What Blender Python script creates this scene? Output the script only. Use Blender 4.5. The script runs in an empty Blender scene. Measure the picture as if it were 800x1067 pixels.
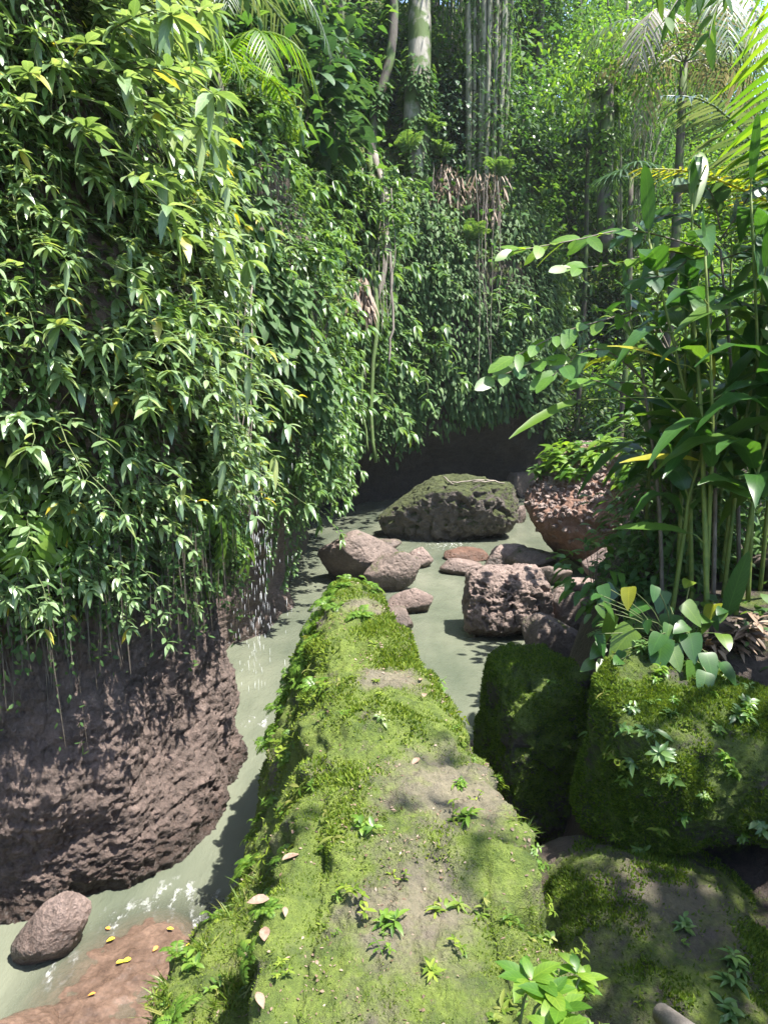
import bpy, bmesh, math, random
import numpy as np
from mathutils import Vector, Matrix

random.seed(7)
R = np.random.default_rng(11)
scene = bpy.context.scene
COL = scene.collection
rad = math.radians

# ------------------------------------------------------------------ camera maths
H = 4.0                      # eye height above the water
PITCH = rad(10.0)
F = 776.0
CP, SP = math.cos(PITCH), math.sin(PITCH)

def ray(u, v):
    a = (v - 533.5) / F
    return np.array([(u - 400.0) / F, CP - a * SP, -SP - a * CP])

def at(u, v, t):
    """world point seen at photo point (u, v), t metres down the view axis"""
    return np.array([0, 0, H]) + ray(u, v) * t

def onz(u, v, z):
    d = ray(u, v)
    return np.array([0, 0, H]) + d * ((z - H) / d[2])

# ------------------------------------------------------------------ noise
_perm = np.random.default_rng(3).permutation(256)
_perm = np.concatenate([_perm, _perm, _perm])
_grad = np.random.default_rng(4).normal(size=(256, 3))
_grad /= np.linalg.norm(_grad, axis=1)[:, None]

def pnoise(P):
    P = np.asarray(P, float)
    i = np.floor(P).astype(int); f = P - i
    w = f * f * f * (f * (f * 6 - 15) + 10)
    out = np.zeros(len(P))
    for dx in (0, 1):
        for dy in (0, 1):
            for dz in (0, 1):
                h = _perm[(_perm[(_perm[(i[:, 0] + dx) & 255] + i[:, 1] + dy) & 255] + i[:, 2] + dz) & 255]
                g = _grad[h]
                d = (g * (f - np.array([dx, dy, dz]))).sum(1)
                wx = w[:, 0] if dx else 1 - w[:, 0]
                wy = w[:, 1] if dy else 1 - w[:, 1]
                wz = w[:, 2] if dz else 1 - w[:, 2]
                out += d * wx * wy * wz
    return out * 1.6

def fbm(P, octs=4, gain=.5, lac=2.03, ridged=False):
    s = 0; a = 1; n = 0
    P = np.asarray(P, float)
    for k in range(octs):
        v = pnoise(P + 17.3 * k)
        if ridged: v = 1 - 2 * np.abs(v)
        s = s + a * v; n += a
        a *= gain; P = P * lac
    return s / n

def sstep(a, b, x):
    t = np.clip((np.asarray(x, float) - a) / (b - a), 0, 1)
    return t * t * (3 - 2 * t)

# ------------------------------------------------------------------ mesh building
class MB:
    def __init__(s):
        s.V = []; s.n = 0; s.F = []; s.A = []    # F: (faces array, material slot); A: leaf coordinates
    def add(s, V, faces, slot=0, attr=None):
        V = np.asarray(V, float).reshape(-1, 3)
        s.A.append(np.full((len(V), 3), .5) if attr is None else attr)
        for f in faces:
            f = np.asarray(f, int)
            if len(f): s.F.append((f + s.n, slot))
        s.V.append(V); s.n += len(V)
    def mesh(s, name, mats, smooth=True):
        me = bpy.data.meshes.new(name)
        V = np.concatenate(s.V)
        me.vertices.add(len(V)); me.vertices.foreach_set('co', V.ravel())
        loops = np.concatenate([f.ravel() for f, _ in s.F])
        tot = np.concatenate([np.full(len(f), f.shape[1]) for f, _ in s.F])
        mi = np.concatenate([np.full(len(f), m) for f, m in s.F])
        me.loops.add(len(loops)); me.loops.foreach_set('vertex_index', loops.astype(np.int32))
        me.polygons.add(len(tot))
        start = np.concatenate([[0], np.cumsum(tot)[:-1]])
        me.polygons.foreach_set('loop_start', start.astype(np.int32))
        me.polygons.foreach_set('material_index', mi.astype(np.int32))
        me.polygons.foreach_set('use_smooth', np.full(len(tot), smooth))
        for m in (mats if isinstance(mats, (list, tuple)) else [mats]): me.materials.append(m)
        at_ = me.attributes.new('leafpos', 'FLOAT_VECTOR', 'POINT'); at_.data.foreach_set('vector', np.concatenate(s.A).astype(np.float32).ravel())
        me.update(calc_edges=True)
        return me
    def obj(s, name, mats, parent=None, smooth=True):
        o = bpy.data.objects.new(name, s.mesh(name, mats, smooth))
        COL.objects.link(o)
        if parent: o.parent = parent
        return o

def nrm(a):
    a = np.asarray(a, float)
    return a / np.maximum(np.linalg.norm(a, axis=-1, keepdims=True), 1e-9)

LANCE = ([0, .1, .28, .5, .72, .9, 1], [.03, .45, .9, 1, .72, .28, .02])
OVAL = ([0, .08, .25, .5, .75, .92, 1], [.04, .5, .92, 1, .82, .4, .03])
HEART = ([0, .04, .14, .35, .6, .85, 1], [.58, .90, 1, .98, .80, .40, .02])
STRAP = ([0, .1, .3, .6, .85, 1], [.35, .8, 1, .85, .5, .02])
BLADE = ([0, .5, 1], [.8, .75, .04])

def leaves(mb, P, D, U, L, W, droop=.3, fold=.25, prof=LANCE, slot=0, wave=0):
    """a batch of folded, drooping leaves: base P, direction D, upper side U"""
    P = np.asarray(P, float).reshape(-1, 3); N = len(P)
    if N == 0: return
    D = nrm(np.broadcast_to(D, (N, 3))); U = np.broadcast_to(U, (N, 3))
    L = np.broadcast_to(L, N).astype(float); W = np.broadcast_to(W, N).astype(float)
    droop = np.broadcast_to(droop, N).astype(float)
    S = np.cross(D, U); bad = np.linalg.norm(S, axis=1) < 1e-3
    S[bad] = np.cross(D[bad], np.array([1, 0.1, .05])); S = nrm(S)
    st, hw = prof; m = len(st)
    V = np.zeros((N, m, 3, 3))
    for j in range(m):
        s = st[j]
        # direction turns downward along the leaf
        c = P + (D * (L * s)[:, None]) + np.array([0, 0, -1.]) * (L * droop * s * s)[:, None]
        tang = nrm(D + np.array([0, 0, -1.]) * (2 * droop * s)[:, None])
        nn = np.cross(S, tang)
        h = (W * .5 * hw[j])[:, None]
        wv = (wave * W * (.5 - (j % 2)))[:, None] * nn if wave else 0
        V[:, j, 0] = c - S * h + nn * h * fold + wv
        V[:, j, 1] = c
        V[:, j, 2] = c + S * h + nn * h * fold - wv
    base = (np.arange(N) * m * 3)[:, None, None]
    q = []
    for j in range(m - 1):
        a = j * 3; b = a + 3
        q += [[a, a + 1, b + 1, b], [a + 1, a + 2, b + 2, b + 1]]
    q = np.array(q)[None] + base
    at_ = np.zeros((N, m, 3, 3)); at_[..., 0] = np.array([-1., 0, 1.])[None, None]; at_[..., 1] = np.array(st)[None, :, None]; at_[..., 2] = 1.
    mb.add(V, [q.reshape(-1, 4)], slot, at_.reshape(-1, 3))

def diamonds(mb, P, D, U, L, W, fold=.25, slot=0, droop=0.):
    """cheap two-triangle-pair leaves for masses of foliage"""
    P = np.asarray(P, float).reshape(-1, 3); N = len(P)
    if N == 0: return
    D = nrm(np.broadcast_to(D, (N, 3))); U = np.broadcast_to(U, (N, 3))
    L = np.broadcast_to(L, N).astype(float)[:, None]; W = np.broadcast_to(W, N).astype(float)[:, None]
    S = np.cross(D, U); bad = np.linalg.norm(S, axis=1) < 1e-3
    S[bad] = np.cross(D[bad], np.array([1, 0.1, .05])); S = nrm(S); nn = np.cross(S, D)
    V = np.zeros((N, 6, 3))
    dz = np.array([0, 0, -1.]) * L * droop
    V[:, 0] = P
    V[:, 1] = P + D * L * .38 - S * W * .5 + nn * W * .5 * fold
    V[:, 2] = P + D * L * .38 + S * W * .5 + nn * W * .5 * fold
    V[:, 3] = P + D * L * .72 - S * W * .33 + nn * W * .3 * fold + dz * .5
    V[:, 4] = P + D * L * .72 + S * W * .33 + nn * W * .3 * fold + dz * .5
    V[:, 5] = P + D * L + dz
    base = (np.arange(N) * 6)[:, None, None]
    t = np.array([[0, 2, 1], [3, 4, 5]])[None] + base
    q = np.array([[1, 2, 4, 3]])[None] + base
    mb.add(V, [t.reshape(-1, 3), q.reshape(-1, 4)], slot)

def tube(mb, pts, radii, sides=6, slot=0, cap=True):
    pts = np.asarray(pts, float); n = len(pts)
    radii = np.broadcast_to(radii, n)
    T = nrm(np.gradient(pts, axis=0))
    ref = np.array([0.31, 0.17, .93]) if abs(T[0, 2]) < .9 else np.array([1, .2, 0])
    A = nrm(np.cross(T, ref)); B = np.cross(T, A)
    th = np.linspace(0, 2 * np.pi, sides, endpoint=False)
    V = pts[:, None] + radii[:, None, None] * (A[:, None] * np.cos(th)[None, :, None] + B[:, None] * np.sin(th)[None, :, None])
    q = []
    for i in range(n - 1):
        for k in range(sides):
            k2 = (k + 1) % sides
            q.append([i * sides + k, i * sides + k2, (i + 1) * sides + k2, (i + 1) * sides + k])
    f = [np.array(q)]
    if cap: f.append(np.array([list(range(sides))[::-1], [(n - 1) * sides + k for k in range(sides)]]))
    mb.add(V, f, slot)

def catmull(P, ts):
    """P (n, ...) control values, ts parameter values in 0..n-1"""
    P = np.asarray(P, float); n = len(P)
    i = np.clip(np.floor(ts).astype(int), 0, n - 2); f = ts - i
    sh = (-1,) + (1,) * (P.ndim - 1); f = f.reshape(sh)
    p0 = P[np.maximum(i - 1, 0)]; p1 = P[i]; p2 = P[i + 1]; p3 = P[np.minimum(i + 2, n - 1)]
    return .5 * (2 * p1 + (p2 - p0) * f + (2 * p0 - 5 * p1 + 4 * p2 - p3) * f ** 2 + (3 * p1 - p0 - 3 * p2 + p3) * f ** 3)

def curve(pts, n=12):
    pts = np.asarray(pts, float)
    return catmull(pts, np.linspace(0, len(pts) - 1, n))

def grid_normals(G):
    du = np.gradient(G, axis=0); dv = np.gradient(G, axis=1)
    return nrm(np.cross(dv, du))

def grid_faces(nr, nc, flip=False):
    i, j = np.meshgrid(np.arange(nr - 1), np.arange(nc - 1), indexing='ij')
    a = i * nc + j
    q = np.stack([a, a + 1, a + nc + 1, a + nc], -1).reshape(-1, 4)
    return q[:, ::-1] if flip else q

# ------------------------------------------------------------------ things
def tag(o, label=None, cat=None, group=None, kind=None):
    if label: o['label'] = label
    if cat: o['category'] = cat
    if group: o['group'] = group
    if kind: o['kind'] = kind
    return o

def empty(name, loc=(0, 0, 0)):
    o = bpy.data.objects.new(name, None); COL.objects.link(o)
    o.empty_display_size = .1
    o.location = Vector(loc)
    return o

def copy_tree(o):
    c = o.copy(); COL.objects.link(c)
    for ch in list(o.children):
        d = ch.copy(); COL.objects.link(d); d.parent = c
        for g in list(ch.children):
            e = g.copy(); COL.objects.link(e); e.parent = d
    return c

_used = set()
def place(proto, loc, rot=(0, 0, 0), sc=1., label=None, cat=None, group=None):
    """the prototype itself the first time, then copies of it and its parts"""
    if proto.name in _used: o = copy_tree(proto)
    else: o = proto; _used.add(proto.name)
    o.location = Vector(loc); o.rotation_euler = rot
    o.scale = (sc, sc, sc) if np.isscalar(sc) else sc
    if label: o['label'] = label
    if cat: o['category'] = cat
    if group: o['group'] = group
    elif 'group' in o.keys(): del o['group']
    return o

def drop_unused(protos):
    for p in protos:
        if p.name not in _used:
            for ch in list(p.children): bpy.data.objects.remove(ch)
            bpy.data.objects.remove(p)

# ------------------------------------------------------------------ materials
def newmat(name):
    m = bpy.data.materials.new(name); m.use_nodes = True
    nt = m.node_tree; nt.nodes.clear()
    out = nt.nodes.new('ShaderNodeOutputMaterial')
    return m, nt, out

def N(nt, t, **kw):
    n = nt.nodes.new(t)
    for k, v in kw.items():
        if k.startswith('i_'): n.inputs[k[2:].replace('_', ' ')].default_value = v
        else: setattr(n, k, v)
    return n

def ramp(nt, src, stops):
    r = nt.nodes.new('ShaderNodeValToRGB')
    el = r.color_ramp.elements
    while len(el) < len(stops): el.new(.5)
    for e, (p, c) in zip(el, stops):
        e.position = p; e.color = (*c, 1) if len(c) == 3 else c
    nt.links.new(src, r.inputs[0])
    return r.outputs[0]

def mixc(nt, fac, a, b, mode='MIX'):
    m = nt.nodes.new('ShaderNodeMix'); m.data_type = 'RGBA'; m.blend_type = mode
    for sock, v in ((m.inputs[0], fac), (m.inputs[6], a), (m.inputs[7], b)):
        if hasattr(v, 'links'): nt.links.new(v, sock)
        elif isinstance(v, (int, float)): sock.default_value = v
        else: sock.default_value = (*v, 1)
    return m.outputs[2]

def math_(nt, op, a, b=0., clamp=False):
    m = nt.nodes.new('ShaderNodeMath'); m.operation = op; m.use_clamp = clamp
    for s, v in ((m.inputs[0], a), (m.inputs[1], b)):
        if hasattr(v, 'links'): nt.links.new(v, s)
        else: s.default_value = v
    return m.outputs[0]

def noise(nt, vec, scale, detail=5, rough=.6):
    n = nt.nodes.new('ShaderNodeTexNoise')
    n.inputs['Scale'].default_value = scale; n.inputs['Detail'].default_value = detail
    n.inputs['Roughness'].default_value = rough
    if vec is not None: nt.links.new(vec, n.inputs['Vector'])
    return n.outputs['Fac']

def mapr(nt, v, a, b, c=0., d=1.):
    m = nt.nodes.new('ShaderNodeMapRange')
    nt.links.new(v, m.inputs[0])
    for i, x in zip((1, 2, 3, 4), (a, b, c, d)): m.inputs[i].default_value = x
    return m.outputs[0]

def leaf_mat(name, cols, trans=.4, rough=.4, tcol=1.6, spec=.5, veins=0):
    """cols: ramp stops over a random value per leaf"""
    m, nt, out = newmat(name)
    g = N(nt, 'ShaderNodeNewGeometry'); oi = N(nt, 'ShaderNodeObjectInfo')
    rnd = math_(nt, 'FRACT', math_(nt, 'ADD', g.outputs['Random Per Island'], math_(nt, 'MULTIPLY', oi.outputs['Random'], .35)))
    c = ramp(nt, rnd, cols)
    tc = N(nt, 'ShaderNodeTexCoord')
    n1 = noise(nt, tc.outputs['Object'], 22, 2)
    c = mixc(nt, mapr(nt, n1, .3, .75, 0, .45), c, mixc(nt, 1., c, (.55, .62, .5), 'MULTIPLY'))
    if veins:
        av = N(nt, 'ShaderNodeAttribute', attribute_name='leafpos'); sx = N(nt, 'ShaderNodeSeparateXYZ'); nt.links.new(av.outputs['Vector'], sx.inputs[0])
        ax = math_(nt, 'ABSOLUTE', sx.outputs[0])
        rib = math_(nt, 'MULTIPLY', mapr(nt, ax, .0, .10, 1., 0.), sx.outputs[2])
        lat = math_(nt, 'SINE', math_(nt, 'MULTIPLY', math_(nt, 'SUBTRACT', sx.outputs[1], math_(nt, 'MULTIPLY', ax, .22)), veins))
        lat = math_(nt, 'MULTIPLY', mapr(nt, lat, .55, 1.), .35)
        c = mixc(nt, math_(nt, 'MAXIMUM', math_(nt, 'MULTIPLY', rib, .75), lat), c, mixc(nt, 1., c, (1.75, 1.5, 1.5), 'MULTIPLY'))
        # brown blotches on a few leaves
        bl = noise(nt, tc.outputs['Object'], 7, 5, .7)
        c = mixc(nt, mapr(nt, bl, .70, .76, 0, .8), c, (.13, .09, .03))
    b = N(nt, 'ShaderNodeBsdfPrincipled')
    nt.links.new(c, b.inputs['Base Color'])
    b.inputs['Roughness'].default_value = rough
    b.inputs['Specular IOR Level'].default_value = spec
    t = N(nt, 'ShaderNodeBsdfTranslucent')
    tc_ = mixc(nt, 1., c, (tcol * 1.12, tcol * 1.05, tcol * .5), 'MULTIPLY')
    nt.links.new(tc_, t.inputs['Color'])
    mx = N(nt, 'ShaderNodeMixShader'); mx.inputs[0].default_value = trans
    nt.links.new(b.outputs[0], mx.inputs[1]); nt.links.new(t.outputs[0], mx.inputs[2])
    nt.links.new(mx.outputs[0], out.inputs[0])
    return m

def bark_mat(name, a, b, scale=6., moss=0.):
    m, nt, out = newmat(name)
    tc = N(nt, 'ShaderNodeTexCoord')
    mp = N(nt, 'ShaderNodeMapping'); mp.inputs['Scale'].default_value = (1, 1, .25)
    nt.links.new(tc.outputs['Object'], mp.inputs[0])
    n1 = noise(nt, mp.outputs[0], scale, 8, .65)
    c = mixc(nt, mapr(nt, n1, .35, .65), a, b)
    if moss:
        n2 = noise(nt, tc.outputs['Object'], scale * .4, 4)
        c = mixc(nt, mapr(nt, n2, .62 - moss * .3, .7 - moss * .3), c, (.06, .1, .02))
    p = N(nt, 'ShaderNodeBsdfPrincipled'); p.inputs['Roughness'].default_value = .8
    nt.links.new(c, p.inputs['Base Color'])
    bp = N(nt, 'ShaderNodeBump'); bp.inputs['Strength'].default_value = .6; bp.inputs['Distance'].default_value = .04
    nt.links.new(n1, bp.inputs['Height']); nt.links.new(bp.outputs[0], p.inputs['Normal'])
    nt.links.new(p.outputs[0], out.inputs[0])
    return m

def rock_mat(name, dark, light, moss=0., moss_cols=((.035, .06, .010), (.13, .17, .02)), wet=.85, soil=None, up=.5, bump=1., sc=1., pits=True, bare=None, far=None, rough0=.75):
    """porous volcanic rock; moss 0..1 is how much of the upward surface carries moss"""
    m, nt, out = newmat(name)
    g = N(nt, 'ShaderNodeNewGeometry'); pos = g.outputs['Position']
    n_big = noise(nt, pos, 1.1 * sc, 5); n_mid = noise(nt, pos, 6 * sc, 8, .65); n_fine = noise(nt, pos, 38 * sc, 6, .7)
    c = mixc(nt, mapr(nt, n_mid, .32, .68), dark, light)
    c = mixc(nt, mapr(nt, n_big, .35, .7, 0, .6), c, mixc(nt, 1., c, (.62, .6, .6), 'MULTIPLY'))
    c = mixc(nt, mapr(nt, n_fine, .3, .7, 0, .7), mixc(nt, 1., c, (.55, .55, .55), 'MULTIPLY'), mixc(nt, 1., c, (1.35, 1.3, 1.25), 'MULTIPLY'))
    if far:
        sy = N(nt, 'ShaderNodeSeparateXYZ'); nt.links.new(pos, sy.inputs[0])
        c = mixc(nt, mapr(nt, math_(nt, 'ADD', sy.outputs[1], math_(nt, 'MULTIPLY', n_big, 6)), 16, 23), c, mixc(nt, 1., c, far, 'MULTIPLY'))  # shade of the far cliff painted in: rock darkens with distance
    if soil:
        c = mixc(nt, mapr(nt, noise(nt, pos, 2.3 * sc, 4), .5, .62), c, soil)
    sep = N(nt, 'ShaderNodeSeparateXYZ'); nt.links.new(pos, sep.inputs[0])
    h = math_(nt, 'ADD', math_(nt, 'MULTIPLY', n_mid, .5), math_(nt, 'MULTIPLY', n_fine, .42))
    if pits:
        vo = N(nt, 'ShaderNodeTexVoronoi'); vo.inputs['Scale'].default_value = 13 * sc
        wp = mixc(nt, .35, pos, noise_col(nt, pos, 9 * sc)) if False else pos
        nt.links.new(wp, vo.inputs['Vector'])
        h = math_(nt, 'ADD', h, math_(nt, 'MULTIPLY', mapr(nt, vo.outputs['Distance'], .0, .45), .25))
    rough = rough0
    p = N(nt, 'ShaderNodeBsdfPrincipled')
    # a wet band just above the water line
    wetf = mapr(nt, math_(nt, 'ADD', sep.outputs[2], math_(nt, 'MULTIPLY', n_big, -.3)), -.05, .22, 1., 0.)
    c = mixc(nt, math_(nt, 'MULTIPLY', wetf, wet), c, mixc(nt, 1., c, (.42, .4, .38), 'MULTIPLY'))
    r = math_(nt, 'SUBTRACT', rough, math_(nt, 'MULTIPLY', wetf, .45))
    if moss:
        nn = N(nt, 'ShaderNodeSeparateXYZ'); nt.links.new(g.outputs['Normal'], nn.inputs[0])
        nm = noise(nt, pos, 2.6 * sc, 7, .68)
        k = math_(nt, 'ADD', math_(nt, 'MULTIPLY', nn.outputs[2], up * .35), nm)
        k = math_(nt, 'ADD', k, math_(nt, 'MULTIPLY', n_fine, .18))
        k = mapr(nt, k, .86 - moss * .55, .98 - moss * .55)
        k = math_(nt, 'MULTIPLY', k, mapr(nt, math_(nt, 'ADD', sep.outputs[2], math_(nt, 'MULTIPLY', n_mid, .4)), .25, .6))
        if bare:
            # named bare worn spots: (x, y, z, radius)
            for (bx, by, bz, br) in bare:
                vd = N(nt, 'ShaderNodeVectorMath', operation='DISTANCE')
                nt.links.new(pos, vd.inputs[0]); vd.inputs[1].default_value = (bx, by, bz)
                dd = math_(nt, 'ADD', vd.outputs['Value'], math_(nt, 'MULTIPLY', math_(nt, 'SUBTRACT', n_mid, .5), br * 2.6))
                k = math_(nt, 'MULTIPLY', k, mapr(nt, dd, br * .5, br * 1.2, .15, 1.))
        mc = mixc(nt, mapr(nt, noise(nt, pos, 9 * sc, 6, .7), .35, .65), moss_cols[0], moss_cols[1])
        mc = mixc(nt, mapr(nt, noise(nt, pos, 60, 3), .3, .7, 0, .6), mc, mixc(nt, 1., mc, (.5, .5, .4), 'MULTIPLY'))
        c = mixc(nt, k, c, mc)
        r = math_(nt, 'ADD', r, math_(nt, 'MULTIPLY', k, .2))
        h = math_(nt, 'ADD', h, math_(nt, 'MULTIPLY', k, math_(nt, 'ADD', math_(nt, 'MULTIPLY', noise(nt, pos, 70, 4, .8), .5), .1)))
    nt.links.new(c, p.inputs['Base Color']); nt.links.new(r, p.inputs['Roughness'])
    bp = N(nt, 'ShaderNodeBump'); bp.inputs['Strength'].default_value = .9 * bump; bp.inputs['Distance'].default_value = .06 * bump / sc
    nt.links.new(h, bp.inputs['Height']); nt.links.new(bp.outputs[0], p.inputs['Normal'])
    nt.links.new(p.outputs[0], out.inputs[0])
    return m

def flat_mat(name, a, b, scale=10, rough=.7, bump=.3):
    m, nt, out = newmat(name)
    tc = N(nt, 'ShaderNodeTexCoord'); n1 = noise(nt, tc.outputs['Object'], scale, 6)
    c = mixc(nt, mapr(nt, n1, .35, .65), a, b)
    p = N(nt, 'ShaderNodeBsdfPrincipled'); p.inputs['Roughness'].default_value = rough
    nt.links.new(c, p.inputs['Base Color'])
    bp = N(nt, 'ShaderNodeBump'); bp.inputs['Strength'].default_value = bump; bp.inputs['Distance'].default_value = .01
    nt.links.new(n1, bp.inputs['Height']); nt.links.new(bp.outputs[0], p.inputs['Normal'])
    nt.links.new(p.outputs[0], out.inputs[0])
    return m

M = {}
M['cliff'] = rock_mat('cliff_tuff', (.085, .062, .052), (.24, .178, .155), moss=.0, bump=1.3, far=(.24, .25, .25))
M['hill'] = rock_mat('hill_soil', (.03, .022, .015), (.07, .055, .035), moss=.5, bump=1.)
M['bank'] = rock_mat('bank_soil', (.035, .025, .02), (.09, .065, .05), moss=.15, bump=1.)
M['pink'] = rock_mat('pink_tuff', (.19, .14, .122), (.43, .33, .295), bump=1.4)
M['red'] = rock_mat('red_tuff', (.15, .075, .05), (.33, .19, .135), bump=1.3)
M['grey'] = rock_mat('grey_tuff', (.115, .088, .076), (.24, .185, .16), moss=.12, bump=1.1)
M['bigdark'] = rock_mat('mossy_grey_tuff', (.075, .062, .055), (.17, .145, .125), moss=.42, up=1.1, moss_cols=((.035, .045, .015), (.085, .10, .03)), bump=1.2)
M['ridge'] = rock_mat('mossy_ridge', (.12, .10, .08), (.25, .20, .155), moss=.72, up=.15, moss_cols=((.08, .125, .016), (.21, .275, .042)), bump=1.1,
                      bare=[(.11, 2.54, 2.1, .34), (-.02, 1.95, 2.1, .25), (-.6, 3.2, 1.75, .16), (.03, 4.37, 2.15, .24), (.36, 3.3, 2.08, .36), (-.15, 5.66, 2.17, .22), (.72, 2.55, 1.45, .13), (.66, 2.3, 1.6, .2)])
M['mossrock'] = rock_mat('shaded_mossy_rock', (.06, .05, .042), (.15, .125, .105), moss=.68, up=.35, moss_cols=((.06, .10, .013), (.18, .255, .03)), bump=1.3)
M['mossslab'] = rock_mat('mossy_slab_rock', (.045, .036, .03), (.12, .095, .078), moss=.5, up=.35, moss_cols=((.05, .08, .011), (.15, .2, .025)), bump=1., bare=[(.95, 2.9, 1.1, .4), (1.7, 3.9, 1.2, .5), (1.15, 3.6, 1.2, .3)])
M['slab'] = rock_mat('wet_red_slab', (.095, .064, .048), (.22, .15, .115), wet=.2, bump=.6, pits=False, rough0=.5)
M['step'] = rock_mat('step_stone', (.16, .13, .12), (.26, .22, .20), bump=.5, pits=False)

M['shrub'] = leaf_mat('shrub_leaf', [(0, (.085, .155, .055)), (.45, (.145, .232, .098)), (.85, (.215, .31, .155)), (.982, (.24, .31, .11)), (.995, (.42, .34, .03))], trans=.36, rough=.36, spec=1., veins=40)
M['shrubmid'] = leaf_mat('mid_shrub_leaf', [(0, (.06, .13, .038)), (.5, (.095, .185, .052)), (1, (.145, .235, .065))], trans=.38, rough=.40, spec=.6)
M['vine'] = leaf_mat('vine_leaf', [(0, (.045, .10, .03)), (.6, (.075, .145, .045)), (1, (.11, .18, .055))], trans=.35, rough=.6, spec=.3)
M['under'] = leaf_mat('undergrowth_leaf', [(0, (.025, .05, .012)), (.6, (.05, .085, .016)), (1, (.085, .11, .022))], trans=.35, rough=.5)
M['forest'] = leaf_mat('forest_leaf', [(0, (.035, .09, .025)), (.5, (.055, .13, .033)), (1, (.095, .17, .04))], trans=.45, rough=.6, spec=.25)
M['lime'] = leaf_mat('lime_leaf', [(0, (.06, .15, .018)), (.5, (.10, .21, .022)), (1, (.17, .27, .03))], trans=.5, rough=.42, veins=45)
M['teal'] = leaf_mat('teal_leaf', [(0, (.02, .06, .03)), (.5, (.035, .085, .042)), (1, (.06, .12, .05))], trans=.3, rough=.4, spec=.6, veins=45)
M['heli'] = leaf_mat('ginger_leaf', [(0, (.022, .075, .014)), (.6, (.04, .11, .02)), (.86, (.07, .14, .02)), (.955, (.10, .17, .02)), (.985, (.24, .24, .02))], trans=.4, rough=.36, spec=.6, veins=75)
M['pale'] = leaf_mat('pale_leaf', [(0, (.05, .13, .035)), (.4, (.07, .16, .03)), (.7, (.10, .20, .025)), (1, (.13, .2, .09))], trans=.4, rough=.42, spec=.5, veins=45)
M['palm'] = leaf_mat('palm_leaflet', [(0, (.06, .14, .012)), (.6, (.10, .20, .018)), (1, (.17, .24, .02))], trans=.55, rough=.38)
M['palmgrey'] = leaf_mat('silvery_palm_leaflet', [(0, (.07, .12, .05)), (1, (.15, .19, .11))], trans=.3, rough=.33, spec=.8)
M['palmyellow'] = leaf_mat('yellowing_palm_leaflet', [(0, (.14, .2, .02)), (.6, (.26, .28, .025)), (1, (.38, .32, .03))], trans=.45, rough=.4)
M['drygrey'] = leaf_mat('dry_palm_leaflet', [(0, (.2, .17, .14)), (1, (.34, .31, .28))], trans=.2, rough=.6)
M['fern'] = leaf_mat('fern_leaflet', [(0, (.065, .14, .018)), (.6, (.11, .205, .028)), (1, (.18, .28, .045))], trans=.4, rough=.42)
M['moss'] = leaf_mat('moss_tip', [(0, (.06, .11, .012)), (.55, (.13, .19, .02)), (1, (.24, .30, .045))], trans=.35, rough=.7, spec=.2)
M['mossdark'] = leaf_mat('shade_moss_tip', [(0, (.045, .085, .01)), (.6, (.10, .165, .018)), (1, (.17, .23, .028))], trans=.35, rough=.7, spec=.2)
M['grass'] = leaf_mat('grass_blade', [(0, (.07, .13, .015)), (.7, (.13, .2, .025)), (1, (.26, .26, .08))], trans=.4, rough=.45)
M['dead'] = leaf_mat('dead_leaf', [(0, (.09, .055, .035)), (.6, (.19, .125, .085)), (1, (.30, .22, .17))], trans=.15, rough=.6)
M['dryleaf'] = flat_mat('dry_leaf', (.15, .095, .065), (.26, .17, .125), 60)
M['yellowleaf'] = flat_mat('yellow_leaf', (.55, .42, .02), (.7, .55, .03))
M['orangeleaf'] = flat_mat('orange_leaf', (.55, .2, .03), (.6, .28, .05))
M['bark'] = bark_mat('dark_bark', (.035, .028, .022), (.09, .075, .06), moss=.5)
M['palebark'] = bark_mat('pale_bark', (.13, .12, .10), (.34, .32, .28), 3., moss=.62)
M['root'] = bark_mat('root_bark', (.10, .085, .07), (.24, .205, .17))
M['mossroot'] = bark_mat('mossy_root_bark', (.10, .09, .05), (.22, .2, .1), moss=1.)
M['stem'] = flat_mat('green_stem', (.05, .08, .02), (.10, .12, .04))
M['cane'] = flat_mat('cane_stem', (.06, .11, .015), (.15, .18, .03))
M['twig'] = flat_mat('twig', (.07, .055, .04), (.16, .13, .10))
M['bamboo'] = bark_mat('bamboo_culm', (.13, .13, .09), (.27, .26, .2), moss=.3)
M['strand'] = flat_mat('dark_root_strand', (.035, .028, .02), (.08, .065, .05), 30)
M['wood'] = flat_mat('cut_wood', (.24, .17, .11), (.38, .28, .2), 45)

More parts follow.
